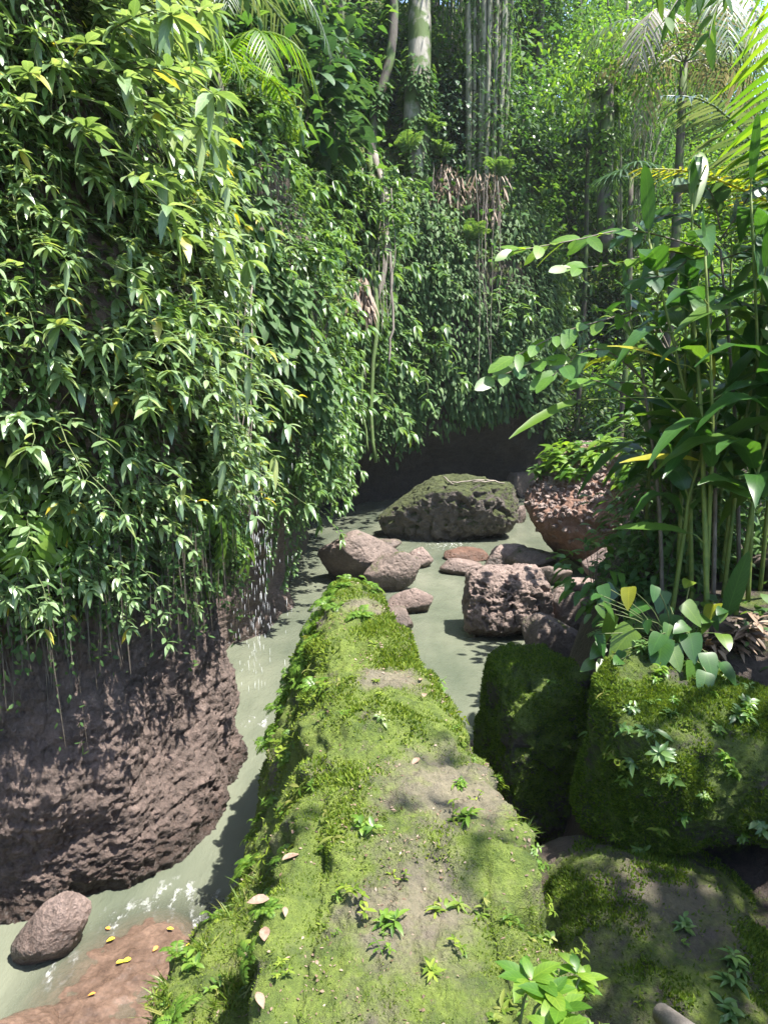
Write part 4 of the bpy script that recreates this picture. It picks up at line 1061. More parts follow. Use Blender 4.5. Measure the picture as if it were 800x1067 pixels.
# ================================================================== right hand plants
def leaf_from(mb, base, tip, W, up=UPV, prof=LANCE, fold=.25, sag=.12, slot=0, wave=0):
    base = np.asarray(base, float); tip = np.asarray(tip, float); d = tip - base; L = np.linalg.norm(d)
    tip2 = d + UPV * L * sag
    leaves(mb, [base], tip2, up, np.linalg.norm(tip2), W, sag, fold, prof, slot, wave)

def ginger(pos, h, lean, seed, label, nl=9, LL=(.55, .95), W=.17, extra=()):
    """a tall cane with long alternate blades, ginger family"""
    rg = np.random.default_rng(seed); root = empty('ginger_plant', pos)
    st = MB(); L_ = MB()
    tip = np.array([lean[0], lean[1], h]); mid = tip * .5 + np.array([-lean[0] * .2, -lean[1] * .2, .06 * h])
    pts = curve([(0, 0, -.15), mid * .6, mid, tip], 14); tube(st, pts, np.linspace(.021, .009, 14), 7)
    az0 = rg.uniform(0, 3.14)
    for k in range(nl):
        s = .38 + .62 * k / (nl - 1); p = catmull(pts, np.array([s * 13]))[0]
        a = az0 + (k % 2) * math.pi + rg.uniform(-.7, .7); e = rad(rg.uniform(15, 70)) if k < nl - 1 else rad(80)
        d = np.array([math.cos(a) * math.cos(e), math.sin(a) * math.cos(e), math.sin(e)]); L = rg.uniform(*LL)
        pet = p + d * .08; tube(st, [p, pet], .006, 5, cap=False)
        leaves(L_, [pet], d, UPV + rdir(rg, 1)[0] * .3, L, W * rg.uniform(.8, 1.25) * (.55 if k == nl - 1 else 1), rg.uniform(.3, .9), .22, STRAP if k % 3 else LANCE, wave=.06)
    st.obj('cane', M['cane'], root); L_.obj('foliage', M['heli'], root)
    return tag(root, label, 'plant')
gp = [((735, 640), 5.9, 2.7, (-.25, -.1), 'tall ginger plant with the thickest bright green cane, in front of the others'),
      ((700, 628), 6.0, 1.7, (.35, .1), 'ginger plant with a cane slanting right from the heart leaved creeper'),
      ((722, 630), 6.2, 2.9, (-.55, .0), 'tall ginger plant leaning towards the stream'),
      ((752, 625), 6.3, 2.6, (.2, .0), 'tall ginger plant with a brownish cane behind the thickest cane'),
      ((772, 612), 6.5, 2.9, (.1, -.2), 'tall ginger plant above the grey stone step'),
      ((792, 610), 6.4, 2.7, (-.15, -.3), 'tall ginger plant at the right edge beside the dark block'),
      ((690, 600), 6.9, 2.3, (-.4, .1), 'ginger plant farther left behind the leafy bush'),
      ((745, 600), 7.0, 3.0, (.0, .2), 'ginger plant at the back of the clump, half hidden by the front canes'),
      ((812, 620), 6.2, 2.5, (-.5, -.3), 'ginger plant leaning into the picture over the step'),
      ((670, 600), 7.2, 2.7, (-.1, -.2), 'ginger plant rising through the silvery broad leaves'),
          ((715, 600), 6.7, 3.1, (-.3, -.3), 'tall ginger plant in the middle of the clump with upright blades'),
          ((750, 610), 6.7, 3.2, (.1, -.3), 'tall ginger plant right of the middle of the clump'),
          ((780, 615), 6.2, 3.1, (-.35, -.2), 'ginger plant crossing behind the grey step, leaning left'),
          ((695, 615), 7.6, 3.2, (.1, .0), 'ginger plant at the back left of the clump'),
          ((705, 610), 6.6, 2.2, (-.2, -.3), 'ginger plant with low spreading blades between the slanting cane and the bush'),
          ((765, 640), 5.9, 2.2, (.15, -.35), 'ginger plant whose blades droop over the grey step'),
          ((728, 600), 7.3, 2.6, (-.7, .1), 'ginger plant arching left above the leafy bushes'),
          ((805, 640), 5.8, 2.3, (-.2, -.2), 'ginger plant with wide blades cut by the right edge'),
          ((785, 590), 7.4, 3.2, (-.1, .2), 'tallest dark ginger plant at the back right of the clump')]
for k, ((u, v), t, h, lean, lab) in enumerate(gp):
    ginger(at(u, v, t), h, lean, 700 + k, lab, nl=12 + k % 4)
# single conspicuous blades of the clump carried by one more cane
root = empty('ginger_plant', at(738, 655, 5.75)); st = MB(); b0 = np.array(root.location)
pts = curve([(0, 0, -.1), at(733, 520, 5.75) - b0, at(728, 400, 5.8) - b0, at(716, 280, 5.85) - b0], 14); tube(st, pts, np.linspace(.023, .012, 14), 8)
fo = MB(); fy = MB(); fg = MB()
for (u0, v0, u1, v1, t0_, t1_, W, y) in ((715, 575 - 20, 638, 551, 5.75, 5.4, .11, 0), (728, 480, 645, 482, 5.75, 5.3, .09, 1), (735, 500, 783, 520, 5.75, 5.4, .2, 0), (757, 640, 780, 572, 5.75, 5.6, .14, 0),
                                        (705, 380, 632, 360, 5.8, 5.3, .08, 1), (600, 418, 530, 458, 5.7, 5.4, .10, 2), (715, 440, 660, 395, 5.8, 5.4, .12, 0), (740, 400, 735, 345, 5.8, 5.6, .19, 1),
                                        (690, 345, 640, 290, 5.8, 5.5, .12, 0), (730, 445, 690, 500, 5.75, 5.4, .12, 0), (700, 320, 650, 300, 5.85, 5.6, .06, 0), (735, 330, 790, 300, 5.8, 5.5, .14, 0)):
    p0 = at(u0, v0, t0_); p1 = at(u1, v1, t1_)
    leaf_from((fo, fy, fg)[y], p0 - b0, p1 - b0, W, up=UPV + np.array([0, -.5, 0]), prof=STRAP, sag=.15, wave=.05)
    k = np.argmin(np.linalg.norm(pts - (p0 - b0), axis=1)); tube(st, curve([pts[k], (pts[k] + p0 - b0) / 2 + UPV * .03, p0 - b0], 5), .006, 5)
st.obj('cane', M['cane'], root); fo.obj('foliage', M['heli'], root); fg.obj('long_blade', M['palm'], root); o = fy.obj('yellowing_foliage', M['palmyellow'], root); o['label'] = 'yellowing long blades of the ginger plant'
tag(root, 'ginger plant with long horizontal blades, some yellow, at the front of the clump', 'plant')

# broad leaved shrub reaching over the stream
def twig_branch(st, fo, px, t0_, t1_, seed, n=9, L=(.16, .27), wide=.5, r=.008, tipw=None):
    rg = np.random.default_rng(seed)
    ts = np.linspace(t0_, t1_, len(px)); pts = curve([at(u, v, t) for (u, v), t in zip(px, ts)], 12)
    tube(st, pts, np.linspace(r, r * .45, 12), 5)
    ss = np.linspace(.2, 1, n); P = catmull(pts, ss * 11); T = nrm(catmull(pts, np.minimum(ss * 11 + .3, 11)) - catmull(pts, np.maximum(ss * 11 - .3, 0)))
    S = nrm(np.cross(T, UPV)); sg = np.where(np.arange(n) % 2, 1, -1)[:, None]
    D = nrm(T * .7 + S * sg * rg.uniform(.3, 1, (n, 1)) + rg.normal(size=(n, 3)) * .25); D[-1] = T[-1]
    LL = rg.uniform(*L, n)
    leaves(fo, P, D, UPV + np.array([0, -.5, 0]) + rg.normal(size=(n, 3)) * .3, LL, LL * wide * rg.uniform(.85, 1.1, n), rg.uniform(.05, .35, n), .12, OVAL)
def bshrub(name, base, branches, mat, label, seed, L=(.16, .27), trunk_to=None):
    root = empty(name); st = MB(); fo = MB()
    for k, (px, t0_, t1_, n) in enumerate(branches):
        twig_branch(st, fo, px, t0_, t1_, seed + k, int(n * 1.5), L)
    for (u0, v0, ta, u1, v1, tb) in base: tube(st, curve([at(u0, v0, ta), at((u0 + u1) / 2 + 6, (v0 + v1) / 2, (ta + tb) / 2), at(u1, v1, tb)], 10), np.linspace(.02, .01, 10), 6)
    s = st.obj('stem', M['twig'], root); f = fo.obj('foliage', M[mat], root)
    return tag(root, label, 'shrub')
bshrub('broadleaf_shrub', [(742, 660, 6.1, 735, 250, 6.0)], [([(735, 260), (660, 240), (600, 250), (535, 262)], 6.0, 5.4, 14), ([(735, 270), (690, 262), (640, 275), (590, 280)], 6.0, 5.5, 10), ([(730, 300), (640, 330), (590, 345), (535, 372)], 6.0, 5.6, 11)],
       'lime', 'tall shrub whose branch of lime broad leaves reaches left over the stream', 801, L=(.15, .26))
bshrub('broadleaf_shrub', [(690, 640, 6.4, 668, 385, 6.2)], [([(668, 400), (620, 395), (570, 375), (515, 395)], 6.2, 5.6, 13), ([(668, 395), (640, 370), (610, 365), (575, 392)], 6.2, 5.6, 9), ([(665, 420), (630, 400), (612, 395)], 6.2, 5.5, 6)],
       'pale', 'shrub with silvery reflecting broad leaves below the lime branch', 811, L=(.14, .25))
bshrub('broadleaf_shrub', [(770, 640, 6.5, 750, 260, 6.3)], [([(750, 260), (720, 230), (690, 225), (650, 245)], 6.3, 5.8, 12), ([(750, 250), (770, 220), (790, 190), (800, 200)], 6.3, 5.8, 11), ([(750, 290), (720, 270), (700, 285), (670, 290)], 6.3, 5.6, 11), ([(752, 270), (780, 260), (800, 250)], 6.3, 5.7, 10), ([(750, 240), (740, 200), (720, 190)], 6.3, 6., 9), ([(755, 310), (790, 320), (815, 300)], 6.3, 5.7, 9)],
       'teal', 'tall shrub with glossy blue green leaves over the ginger clump', 821, L=(.13, .25))

# leafy bushes on the bank
def round_bush(name, mat, seed, n=230, r=(.55, .5, .45), L=(.11, .19), wide=.42, prof=LANCE):
    rg = np.random.default_rng(seed); root = empty(name); st = MB(); fo = MB()
    for k in range(12):
        d = nrm(rg.normal(size=3) + np.array([0, 0, .8])) * np.array(r) * rg.uniform(.6, 1.)
        tube(st, curve([(0, 0, -.2), d * .5 + UPV * .05, d + np.array([0, 0, r[2] * .5])], 7), np.linspace(.01, .003, 7), 4)
    q = nrm(rg.normal(size=(n, 3))) * rg.uniform(.45, 1.05, (n, 1)) ** .6 * np.array(r) * (1 + .35 * fbm(rg.normal(size=(1, 3)) + rg.normal(size=(n, 3)) * 0, 1)[:, None])
    q = q * (1 + .3 * fbm(q * 4 + seed, 2))[:, None] + UPV * r[2] * .55
    D = nrm(q * np.array([1, 1, .4]) + rdir(rg, n) * .35 + UPV * .05); LL = rg.uniform(*L, n)
    leaves(fo, q, D, UPV + rdir(rg, n) * .3, LL, LL * wide, rg.uniform(.3, .8, n), .2, prof)
    st.obj('stem', M['twig'], root); fo.obj('foliage', M[mat], root); return root
BU = [round_bush('leafy_bush', 'shrubmid', 830 + k) for k in range(3)]
BV = [round_bush('leafy_bush', 'vine', 840 + k, L=(.10, .17), wide=.5) for k in range(2)]
BL = [round_bush('leafy_bush', 'pale', 850 + k, n=110, L=(.13, .2), wide=.5, prof=OVAL) for k in range(2)]
for k, (pr, u, v, t, s, lab) in enumerate((
        (BU[0], 690, 540, 7.2, 1.0, 'dark leafy bush behind the slanting ginger cane'), (BU[1], 672, 540, 7.4, .8, 'leafy bush in front of the right half of the red boulder'),
        (BU[2], 720, 500, 7.4, 1.1, 'leafy bush tangled among the tall ginger canes'), (BV[0], 665, 590, 6.9, .9, 'small leaved bush above the heart leaved creeper'),
        (BV[1], 770, 560, 7.2, 1.2, 'dark bush in the deep shade behind the ginger clump'), (BL[0], 622, 590, 6.9, .75, 'light green bush at the stream edge right of the pitted boulder'),
        (BL[1], 640, 620, 6.6, .6, 'light green bush with oval leaves just above the fern'), (BU[0], 800, 540, 7.6, 1.2, 'bush at the right edge behind the dark stone block'),
        (BU[1], 700, 450, 8.2, 1.3, 'leafy bush rising above the red boulder'), (BV[0], 740, 420, 8.6, 1.5, 'tall dark bush behind the middle of the ginger clump'),
        (BV[1], 800, 440, 8.6, 1.6, 'tall dark bush behind the right end of the ginger clump'), (BU[2], 690, 455, 9.5, 1.1, 'bush leaning over the leafy top of the red boulder'),
        (BV[0], 690, 590, 6.7, .8, 'low dark bush between the creeper and the slanting cane'), (BV[1], 745, 600, 6.9, .8, 'low dark bush behind the feet of the front canes'),
        (BU[1], 720, 560, 7.0, .9, 'bush filling the gap between the front ginger canes'), (BV[0], 790, 570, 6.9, .8, 'low dark bush behind the grey step'), (BV[1], 705, 500, 7.0, .8, 'small leaved bush between the silvery shrub and the front canes'),
        (BU[0], 740, 470, 7.3, 1.1, 'bush in the middle of the tall canes'), (BU[2], 785, 340, 9.2, 1.7, 'highest dark bush at the right edge under the palm fronds'), (BU[0], 720, 350, 9.8, 1.6, 'bush behind the upper blades of the ginger clump'))):
    place(pr, at(u, v, t) - UPV * .3 * s, (0, 0, k * 1.3), s, lab, 'bush')
drop_unused(BU + BV + BL)

# heart leaved creeper
def creeper(name, spots, seed, label, mat='teal'):
    rg = np.random.default_rng(seed); root = empty(name); st = MB(); fo = MB()
    b = at(705, 690, 5.55)
    for (u, v, t, L, a) in spots:
        p = at(u, v, t); tube(st, curve([b, (b + p) / 2 + UPV * .1, p], 7), .004, 5)
        d = np.array([math.cos(a) * .8, -.6, math.sin(a) * .8 - .15])
        d = d + rg.normal(size=3) * .3; leaves(fo, [p], d, UPV + np.array([0, -.45, .2]) + rg.normal(size=3) * .35, L, L * .8, .35, .12, HEART)
    st.obj('stem', M['stem'], root); fo.obj('foliage', M[mat], root); return tag(root, label, 'creeper')
rg = np.random.default_rng(5)
sp = [(640, 640, 5.5, .20, 3.3), (660, 655, 5.45, .24, 3.6), (675, 630, 5.6, .18, 2.8), (700, 640, 5.45, .22, 4.6), (718, 660, 5.3, .19, 5.2), (690, 665, 5.3, .22, 4.2), (735, 680, 5.2, .17, 4.9), (725, 690, 5.2, .24, 4.6), (750, 690, 5.2, .16, 5.3), (735, 700, 5.1, .16, 4.5), (655, 680, 5.4, .14, 3.9), (620, 690, 5.5, .13, 3.2), (628, 672, 5.5, .14, 3.0), (745, 715, 5.1, .12, 5.0), (770, 712, 5.2, .12, 5.5), (640, 612, 5.8, .16, 3.), (685, 690, 5.3, .12, 4.4)]
sp += [(rg.uniform(620, 760), rg.uniform(605, 705), rg.uniform(5.2, 5.7), rg.uniform(.08, .17), rg.uniform(2.8, 5.6)) for k in range(46)]
creeper('heart_leaf_creeper', sp, 6, 'creeper with big heart shaped leaves on top of the overhanging boulder', 'heli')
F2 = fern('fern', 860, 9, (.3, .5), 'shrubmid'); F2.location = Vector(at(650, 668, 5.8)); tag(F2, 'dark green fern above the broken pink stones', 'fern')
rg2 = np.random.default_rng(17); n = 15000
X2 = 1.6 + 9 * rg2.random(n) ** 1.5; Y2 = rg2.uniform(-2, 20, n)
ok = (X2 > np.interp(Y2, ye, xe) + 1.2 + .8 * (Y2 < 5)) & (fbm(np.stack([X2 * .9, Y2 * .9, X2 * 0], -1), 3) > -.12); X2, Y2 = X2[ok], Y2[ok]; n = len(X2)
P = np.stack([X2, Y2, bank_h(X2, Y2) + rg2.uniform(-.02, .22, n)], -1); LL = rg2.uniform(.06, .17, n)
mb = MB(); diamonds(mb, P, nrm(rdir(rg2, n) + UPV * .25), UPV + rdir(rg2, n) * .4, LL, LL * .5, .25, droop=.3)
tag(mb.obj('foliage', M['vine']), 'low leafy growth covering the right bank', 'foliage', kind='stuff')
# dead leaf litter under the ginger
mb = MB(); n = 260; P = np.array([at(rg.uniform(690, 790), rg.uniform(640, 700), 5.6) for k in range(n)]); P[:, 2] = bank_h(P[:, 0], P[:, 1]) + rg.uniform(.02, .14, n)
LL = rg.uniform(.08, .22, n); leaves(mb, P, nrm(rg.normal(size=(n, 3)) * np.array([1, 1, .35])), UPV, LL, LL * .25, .2, .5)
tag(mb.obj('leaf_litter', M['dead']), 'brown leaf litter under the ginger clump', 'litter', kind='stuff')

# ================================================================== palms
def frond(parent, pts, leafL, n, mat, seed, wid=.055, hang=.0, droop=.35, r=.02):
    m_ = MB(); p = curve(pts, 14); tube(m_, p, np.linspace(r, r * .25, 14), 5)
    pinnate(m_, p, leafL, n, wid, prof=([0, .15, .5, .8, 1], [.5, .95, 1, .6, .05]), seed=seed, hang=hang, droop=droop)
    return m_.obj('frond', M[mat], parent)
palm = empty('palm_tree', (5.4, 7.2, 1.5)); b0 = np.array([5.4, 7.2, 1.5])
mb = MB(); tube(mb, curve([(0, 0, -.8), (.1, .1, 1.5), (.05, .05, 3.6)], 10), np.linspace(.17, .12, 10), 10); mb.obj('trunk', M['palebark'], palm)
cr = at(890, 150, 7.2)
def rel(u, v, t): return at(u, v, t) - b0
crown = (np.array([.05, .05, 3.6]))
for k, (px, leafL, n, mt, hang, sw) in enumerate((
        ([(875, 200, 6.6), (845, 150, 5.9), (815, 40, 5.4), (788, -120, 5.2)], .72, 46, 'palm', .1, (-.25, .1)),
        ([(880, 220, 6.8), (862, 250, 6.0), (838, 200, 5.6), (822, 110, 5.4)], .55, 30, 'palm', .15, (.05, .4)),
        ([(870, 230, 7.2), (800, 165, 6.6), (740, 108, 6.3), (688, 100, 6.2)], .5, 54, 'palmgrey', .35, (.2, .7)),
        ([(870, 240, 7.0), (790, 205, 6.4), (725, 180, 6.2), (665, 176, 6.1)], .42, 44, 'palmyellow', .15, (.2, .7)),
        ([(880, 260, 7.0), (800, 245, 6.5), (720, 215, 6.4), (655, 215, 6.3)], .36, 40, 'palm', .2, (.2, .7)))):
    m_ = MB(); pp = curve([crown] + [rel(*q) for q in px], 16); tube(m_, pp, np.linspace(.02, .006, 16), 5)
    pinnate(m_, pp, leafL, n, .07, prof=([0, .15, .5, .8, 1], [.5, .95, 1, .6, .05]), seed=900 + k, hang=hang, droop=.25, swing=sw)
    m_.obj('frond', M[mt], palm)
rg = np.random.default_rng(91)
for k in range(7):
    a = rg.uniform(-.6, 2.2); L = rg.uniform(2., 2.8); d = np.array([math.cos(a), math.sin(a), 0])
    frond(palm, [crown, crown + d * L * .4 + UPV * .8, crown + d * L * .75 + UPV * .6, crown + d * L], .8, 34, 'palm', 910 + k, hang=.2)
tag(palm, 'feather palm at the right edge whose bright fronds arch into the picture', 'palm')

def far_palm(base, h, nf, L, mat, seed, label, dry=False, r=.13, leafL=.8):
    rg = np.random.default_rng(seed); root = empty('palm_tree', base); m_ = MB()
    tube(m_, curve([(0, 0, -1), (.1, 0, h * .5), (.0, 0, h)], 8), np.linspace(r, r * .7, 8), 8); m_.obj('trunk', M['bark'], root)
    c = np.array([0, 0, h])
    for k in range(nf):
        a = 6.283 * k / nf + rg.uniform(-.25, .25); d = np.array([math.cos(a), math.sin(a), 0]); l = L * rg.uniform(.8, 1.1); up = rg.uniform(.15, .5)
        frond(root, [c, c + d * l * .4 + UPV * l * up * .7, c + d * l * .8 + UPV * l * up * .4, c + d * l + UPV * (-l * .3)], leafL, 30, ('drygrey' if (dry and k % 2) else mat), seed * 7 + k, wid=.07, hang=.55, r=.03)
    return tag(root, label, 'palm')
def ground_z(x, y):
    if x > 5.5 and y < 27: return float(bank_h(np.array([x]), np.array([y]))[0])
    q = G.reshape(-1, 3); d = np.hypot(q[:, 0] - x, q[:, 1] - y); near_ = q[d < max(.6, d.min() + .3)]; return float(near_[:, 2].max())
def grounded(u, v, t):
    q = at(u, v, t); z = min(ground_z(q[0], q[1]), q[2] - 2.); return (q[0], q[1], z), q[2] - z
def base_at(u, v, t, h): p = at(u, v, t); p[2] -= h; return p
far_palm(*grounded(712, 66, 24), 11, 3.6, 'palmgrey', 31, 'tall palm with grey drooping fronds behind the feather palm', True, .18, 1.2)
far_palm(base_at(205, 20, 10.5, 1.8), 1.8, 7, 2.0, 'palmgrey', 32, 'palm with pale arching fronds at the top of the left cliff', False, .09, .45)
far_palm(base_at(225, 75, 9.6, 1.4), 1.4, 6, 1.4, 'palm', 33, 'small palm with bright green and yellow fronds below the pale arching palm', False, .07, .4)
far_palm(base_at(120, 60, 8.5, 1.6), 1.6, 7, 1.5, 'fern', 34, 'slender palm between the left edge and the pale arching palm', False, .06, .35)

def fan_palm(base, h, nf, L, seed, label, mat='teal'):
    rg = np.random.default_rng(seed); root = empty('fan_palm', base); m_ = MB()
    tube(m_, curve([(0, 0, -1), (.15, 0, h * .5), (0, 0, h)], 8), np.linspace(.11, .07, 8), 7); m_.obj('trunk', M['bark'], root)
    f = MB()
    for k in range(nf):
        a = 6.283 * k / nf; d = np.array([math.cos(a), math.sin(a), rg.uniform(.05, .5)]); c = np.array([0, 0, h]) + d * .5
        tube(f, [np.array([0, 0, h]), c], .012, 4)
        n = 16; th = np.linspace(-2.1, 2.1, n); S = nrm(np.cross(d, UPV)); dh = nrm(d * np.array([1, 1, .3]))
        D = np.cos(th)[:, None] * dh + np.sin(th)[:, None] * S
        leaves(f, np.repeat(c[None], n, 0), D, UPV, L * rg.uniform(.85, 1.05, n), L * .09, .55, .2, ([0, .3, .7, 1], [.4, 1, .7, .05]))
    f.obj('frond', M[mat], root); return tag(root, label, 'palm')
fan_palm(*grounded(552, 165, 26.8), 9, 1.1, 51, 'small fan palm with a thin trunk right of the bamboo stems')
fan_palm(*grounded(612, 142, 27), 10, 1.2, 52, 'dark umbrella shaped fan palm before the lime tree')
fan_palm(*grounded(657, 185, 21), 8, .8, 53, 'fan palm half hidden behind the yellowing frond')

# ================================================================== forest
def tree(name, seed, mat, h=10, cr=(2.6, 2.6, 3.2), nc=140, per=46, leaf=(.13, .27), bark='bark', low=.35, droop=.3, trunk_r=.22):
    rg = np.random.default_rng(seed); root = empty(name); tr = MB(); fo = MB()
    bend = rg.normal(size=2) * .5
    tp = curve([(0, 0, -1.5), (bend[0] * .4, bend[1] * .4, h * .35), (bend[0], bend[1], h * .7), (bend[0] * 1.2, bend[1] * 1.2, h)], 12)
    tube(tr, tp, np.linspace(trunk_r, trunk_r * .25, 12), 8)
    cc = np.array([bend[0], bend[1], h * (1 - (1 - low) * .5)]); crz = np.array([cr[0], cr[1], h * (1 - low) * .5 + .6])
    C = nrm(rg.normal(size=(nc, 3))) * rg.uniform(.35, 1.05, (nc, 1)) ** .7
    C = C * (1 + .45 * fbm(C * 1.7 + seed, 2))[:, None] * crz + cc
    for k in range(9):
        tgt = C[rg.integers(nc)]; s = np.clip((tgt[2] - 1) / h - .15, .25, .9); b = catmull(tp, np.array([s * 11]))[0]
        tube(tr, curve([b, (b + tgt) / 2 - UPV * .15, tgt], 7), np.linspace(trunk_r * .3, .015, 7), 5)
    for k in range(nc):
        n = per; sp = rg.uniform(.35, .75)
        q = C[k] + rg.normal(size=(n, 3)) * np.array([sp, sp, sp * .45])
        D = nrm((q - C[k]) * np.array([1, 1, .5]) + rdir(rg, n) * .35 - UPV * .15); LL = rg.uniform(*leaf, n)
        diamonds(fo, q, D, UPV + rdir(rg, n) * .5, LL, LL * .48, .2, droop=droop)
    tr.obj('trunk', M[bark], root); fo.obj('crown', M[mat], root); return root
TF = [tree('forest_tree', 1000, 'forest', 10), tree('forest_tree', 1001, 'forest', 13, (3., 3., 4), low=.3), tree('forest_tree', 1002, 'teal', 11, (2.8, 2.8, 3), low=.25)]
TL = [tree('forest_tree', 1003, 'lime', 9, (2.3, 2.3, 3), low=.3), tree('forest_tree', 1004, 'lime', 8, (2.6, 2.2, 2.5), nc=90, low=.2)]
UB = [tree('understory_bush', 1010, 'forest', 3.2, (1.7, 1.6, 1.6), nc=60, per=26, leaf=(.16, .3), low=.0, trunk_r=.07), tree('understory_bush', 1011, 'lime', 2.8, (1.6, 1.5, 1.4), nc=50, per=26, leaf=(.14, .28), low=.0, trunk_r=.06),
      tree('understory_bush', 1012, 'teal', 3.0, (1.6, 1.6, 1.5), nc=55, per=26, leaf=(.2, .36), low=.0, trunk_r=.06)]
def hill_z(p):
    q = G[rcut:].reshape(-1, 3); k = np.argmin(np.hypot(q[:, 0] - p[0], q[:, 1] - p[1])); return q[k, 2]
def ground_z(x, y):
    if x > 5.5 and y < 27: return float(bank_h(np.array([x]), np.array([y]))[0])
    q = G.reshape(-1, 3); d = np.hypot(q[:, 0] - x, q[:, 1] - y); near_ = q[d < max(.6, d.min() + .3)]; return float(near_[:, 2].max())
def plant_trees(spots, protos, label, grp, cat='tree', s=(.9, 1.25)):
    rg = np.random.default_rng(len(spots) * 13 + 5)
    for k, (x, y) in enumerate(spots):
        place(protos[k % len(protos)], (x, y, ground_z(x, y) - .2), (rg.uniform(-.06, .06), rg.uniform(-.06, .06), rg.uniform(0, 6.28)), rg.uniform(*s), label, cat, grp)
def spread(n, x0, x1, y0, y1, seed, dmin=1.6, ok=lambda x, y: True):
    rg = np.random.default_rng(seed); out = []
    for _ in range(n * 60):
        p = (rg.uniform(x0, x1), rg.uniform(y0, y1))
        if ok(*p) and all((p[0] - a) ** 2 + (p[1] - b) ** 2 > dmin ** 2 for a, b in out): out.append(p)
        if len(out) >= n: break
    return out
plant_trees(spread(11, -11, -4.2, 10, 24, 1, 2.0), TF, 'tree on the slope above the left cliff', 'trees above the left cliff')
plant_trees(spread(14, -12, 4.5, 29, 46, 2, 2.8), TF, 'tree in the forest above the far cliff', 'trees above the far cliff')
plant_trees(spread(18, 5, 22, 31, 46, 3, 2.4), TF + TL[:1] + TF[:2], 'sunlit tree on the slope beyond the bend of the stream', 'trees beyond the bend of the stream')
plant_trees(spread(10, 14, 24, 12, 30, 4, 2.4), [TF[0], TF[1], TF[2]], 'tree on the right bank behind the palm', 'trees on the right bank')
plant_trees(spread(12, -5, 24, 46, 62, 6, 3.4), [TF[0], TF[1], TL[0]], 'tree high on the hillside at the back of the valley', 'trees high at the back of the valley', s=(1.2, 1.7))
plant_trees(spread(20, -7, -2.6, 9.5, 22, 7, 1.1, lambda x, y: x < np.interp(y, [9, 13, 18, 22], [-3.4, -2.6, -2.3, -1.6])), [UB[0], UB[2], UB[0], UB[1]], 'leafy bush at the top of the left cliff', 'bushes at the top of the left cliff', 'bush', (.6, 1.0))
plant_trees(spread(16, -1, 5, 25.5, 30, 8, 1.2), [UB[0], UB[2]], 'leafy bush at the top of the far cliff', 'bushes at the top of the far cliff', 'bush', (.6, 1.0))
plant_trees(spread(26, 6, 20, 28, 40, 9, 1.6), [UB[0], UB[2], UB[0], UB[1], UB[2], UB[0]], 'sunlit bush on the slope beyond the bend of the stream', 'bushes beyond the bend of the stream', 'bush', (.8, 1.5))
plant_trees(spread(18, 6.2, 15, 12.5, 27, 10, 1.5, lambda x, y: x > np.interp(y, ye, xe) + 3.4), [UB[0], UB[1], UB[2]], 'bush on the right bank behind the red boulder', 'bushes on the right bank behind the red boulder', 'bush', (.6, 1.0))
drop_unused(TF + TL + UB)

# individual trunks and the lime tree that the picture shows clearly
def trunk_tree(pts, r, mat, label, crown_mat='forest', seed=0, climbers=True, cr=2.2):
    rg = np.random.default_rng(seed); pts = np.array(pts); root = empty('tall_tree', pts[0]); b = pts[0]; tr = MB()
    p = curve(pts - b, 16); tube(tr, p + np.array([0, 0, 0]), np.linspace(r, r * .7, 16), 10); tr.obj('trunk', M[mat], root)
    fo = MB(); top = p[-1]
    for k in range(34):
        c = top + nrm(rg.normal(size=3)) * rg.uniform(.3, 1.1) * np.array([cr * 1.4, cr * 1.4, cr * .9]) + UPV * cr * .4
        n = 60; q = c + rg.normal(size=(n, 3)) * .5; LL = rg.uniform(.11, .22, n)
        diamonds(fo, q, nrm((q - c) + rdir(rg, n) * .4 - UPV * .2), UPV + rdir(rg, n) * .5, LL, LL * .48, .2, droop=.3)
    if climbers:
        n = int(900 + 4500 * r); s = rg.uniform(0, 15, n); q = catmull(p, s); a = rg.uniform(0, 6.28, n); o = np.stack([np.cos(a), np.sin(a), np.zeros(n)], -1)
        keep = fbm(np.stack([s * .4, a * .3, a * 0], -1) + seed, 2) > .02; q = q[keep] + o[keep] * r; n = len(q)
        LL = rg.uniform(.12, .26, n); diamonds(fo, q, nrm(o[keep] - UPV * .5 + rdir(rg, n) * .4), UPV, LL, LL * .6, .2, droop=.3)
    fo.obj('crown', M[crown_mat], root); return tag(root, label, 'tree')
trunk_tree([at(384, 200, 17.5), at(390, 120, 17.5), at(408, 50, 17.5), at(412, -60, 17.5), at(420, -180, 17.6)], .13, 'bark', 'slim dark leaning tree left of the pale trunk', seed=1)
trunk_tree([at(436, 200, 23), at(433, 120, 23), at(437, 50, 23), at(436, -80, 23), at(440, -160, 23)], .42, 'palebark', 'thick pale blotched tree trunk standing above the far cliff', seed=2)
trunk_tree([at(356, 130, 20), at(355, 60, 20), at(353, 0, 20), at(350, -160, 20)], .17, 'bark', 'straight dark trunk left of the leaning tree', seed=3)
trunk_tree([at(560, 170, 34), at(556, 60, 34), at(560, -20, 34), at(566, -120, 34)], .13, 'bark', 'thin dark trunk rising behind the fan palms', seed=4)
trunk_tree([at(631, 260, 24), at(630, 180, 24), at(632, 120, 24), at(632, 90, 24)], .28, 'bark', 'stout dark trunk beneath the bright lime crown', 'lime', seed=5, cr=1.7)
trunk_tree([at(597, 260, 40), at(600, 120, 40), at(604, 0, 40), at(606, -100, 40)], .2, 'palebark', 'slender grey trunk in the bright gap beyond the bend', seed=6, cr=2.6)
trunk_tree([at(250, 150, 15), at(245, 60, 15), at(243, -60, 15), at(240, -200, 15)], .10, 'palebark', 'thin grey trunk above the left cliff behind the pale palm', seed=7)
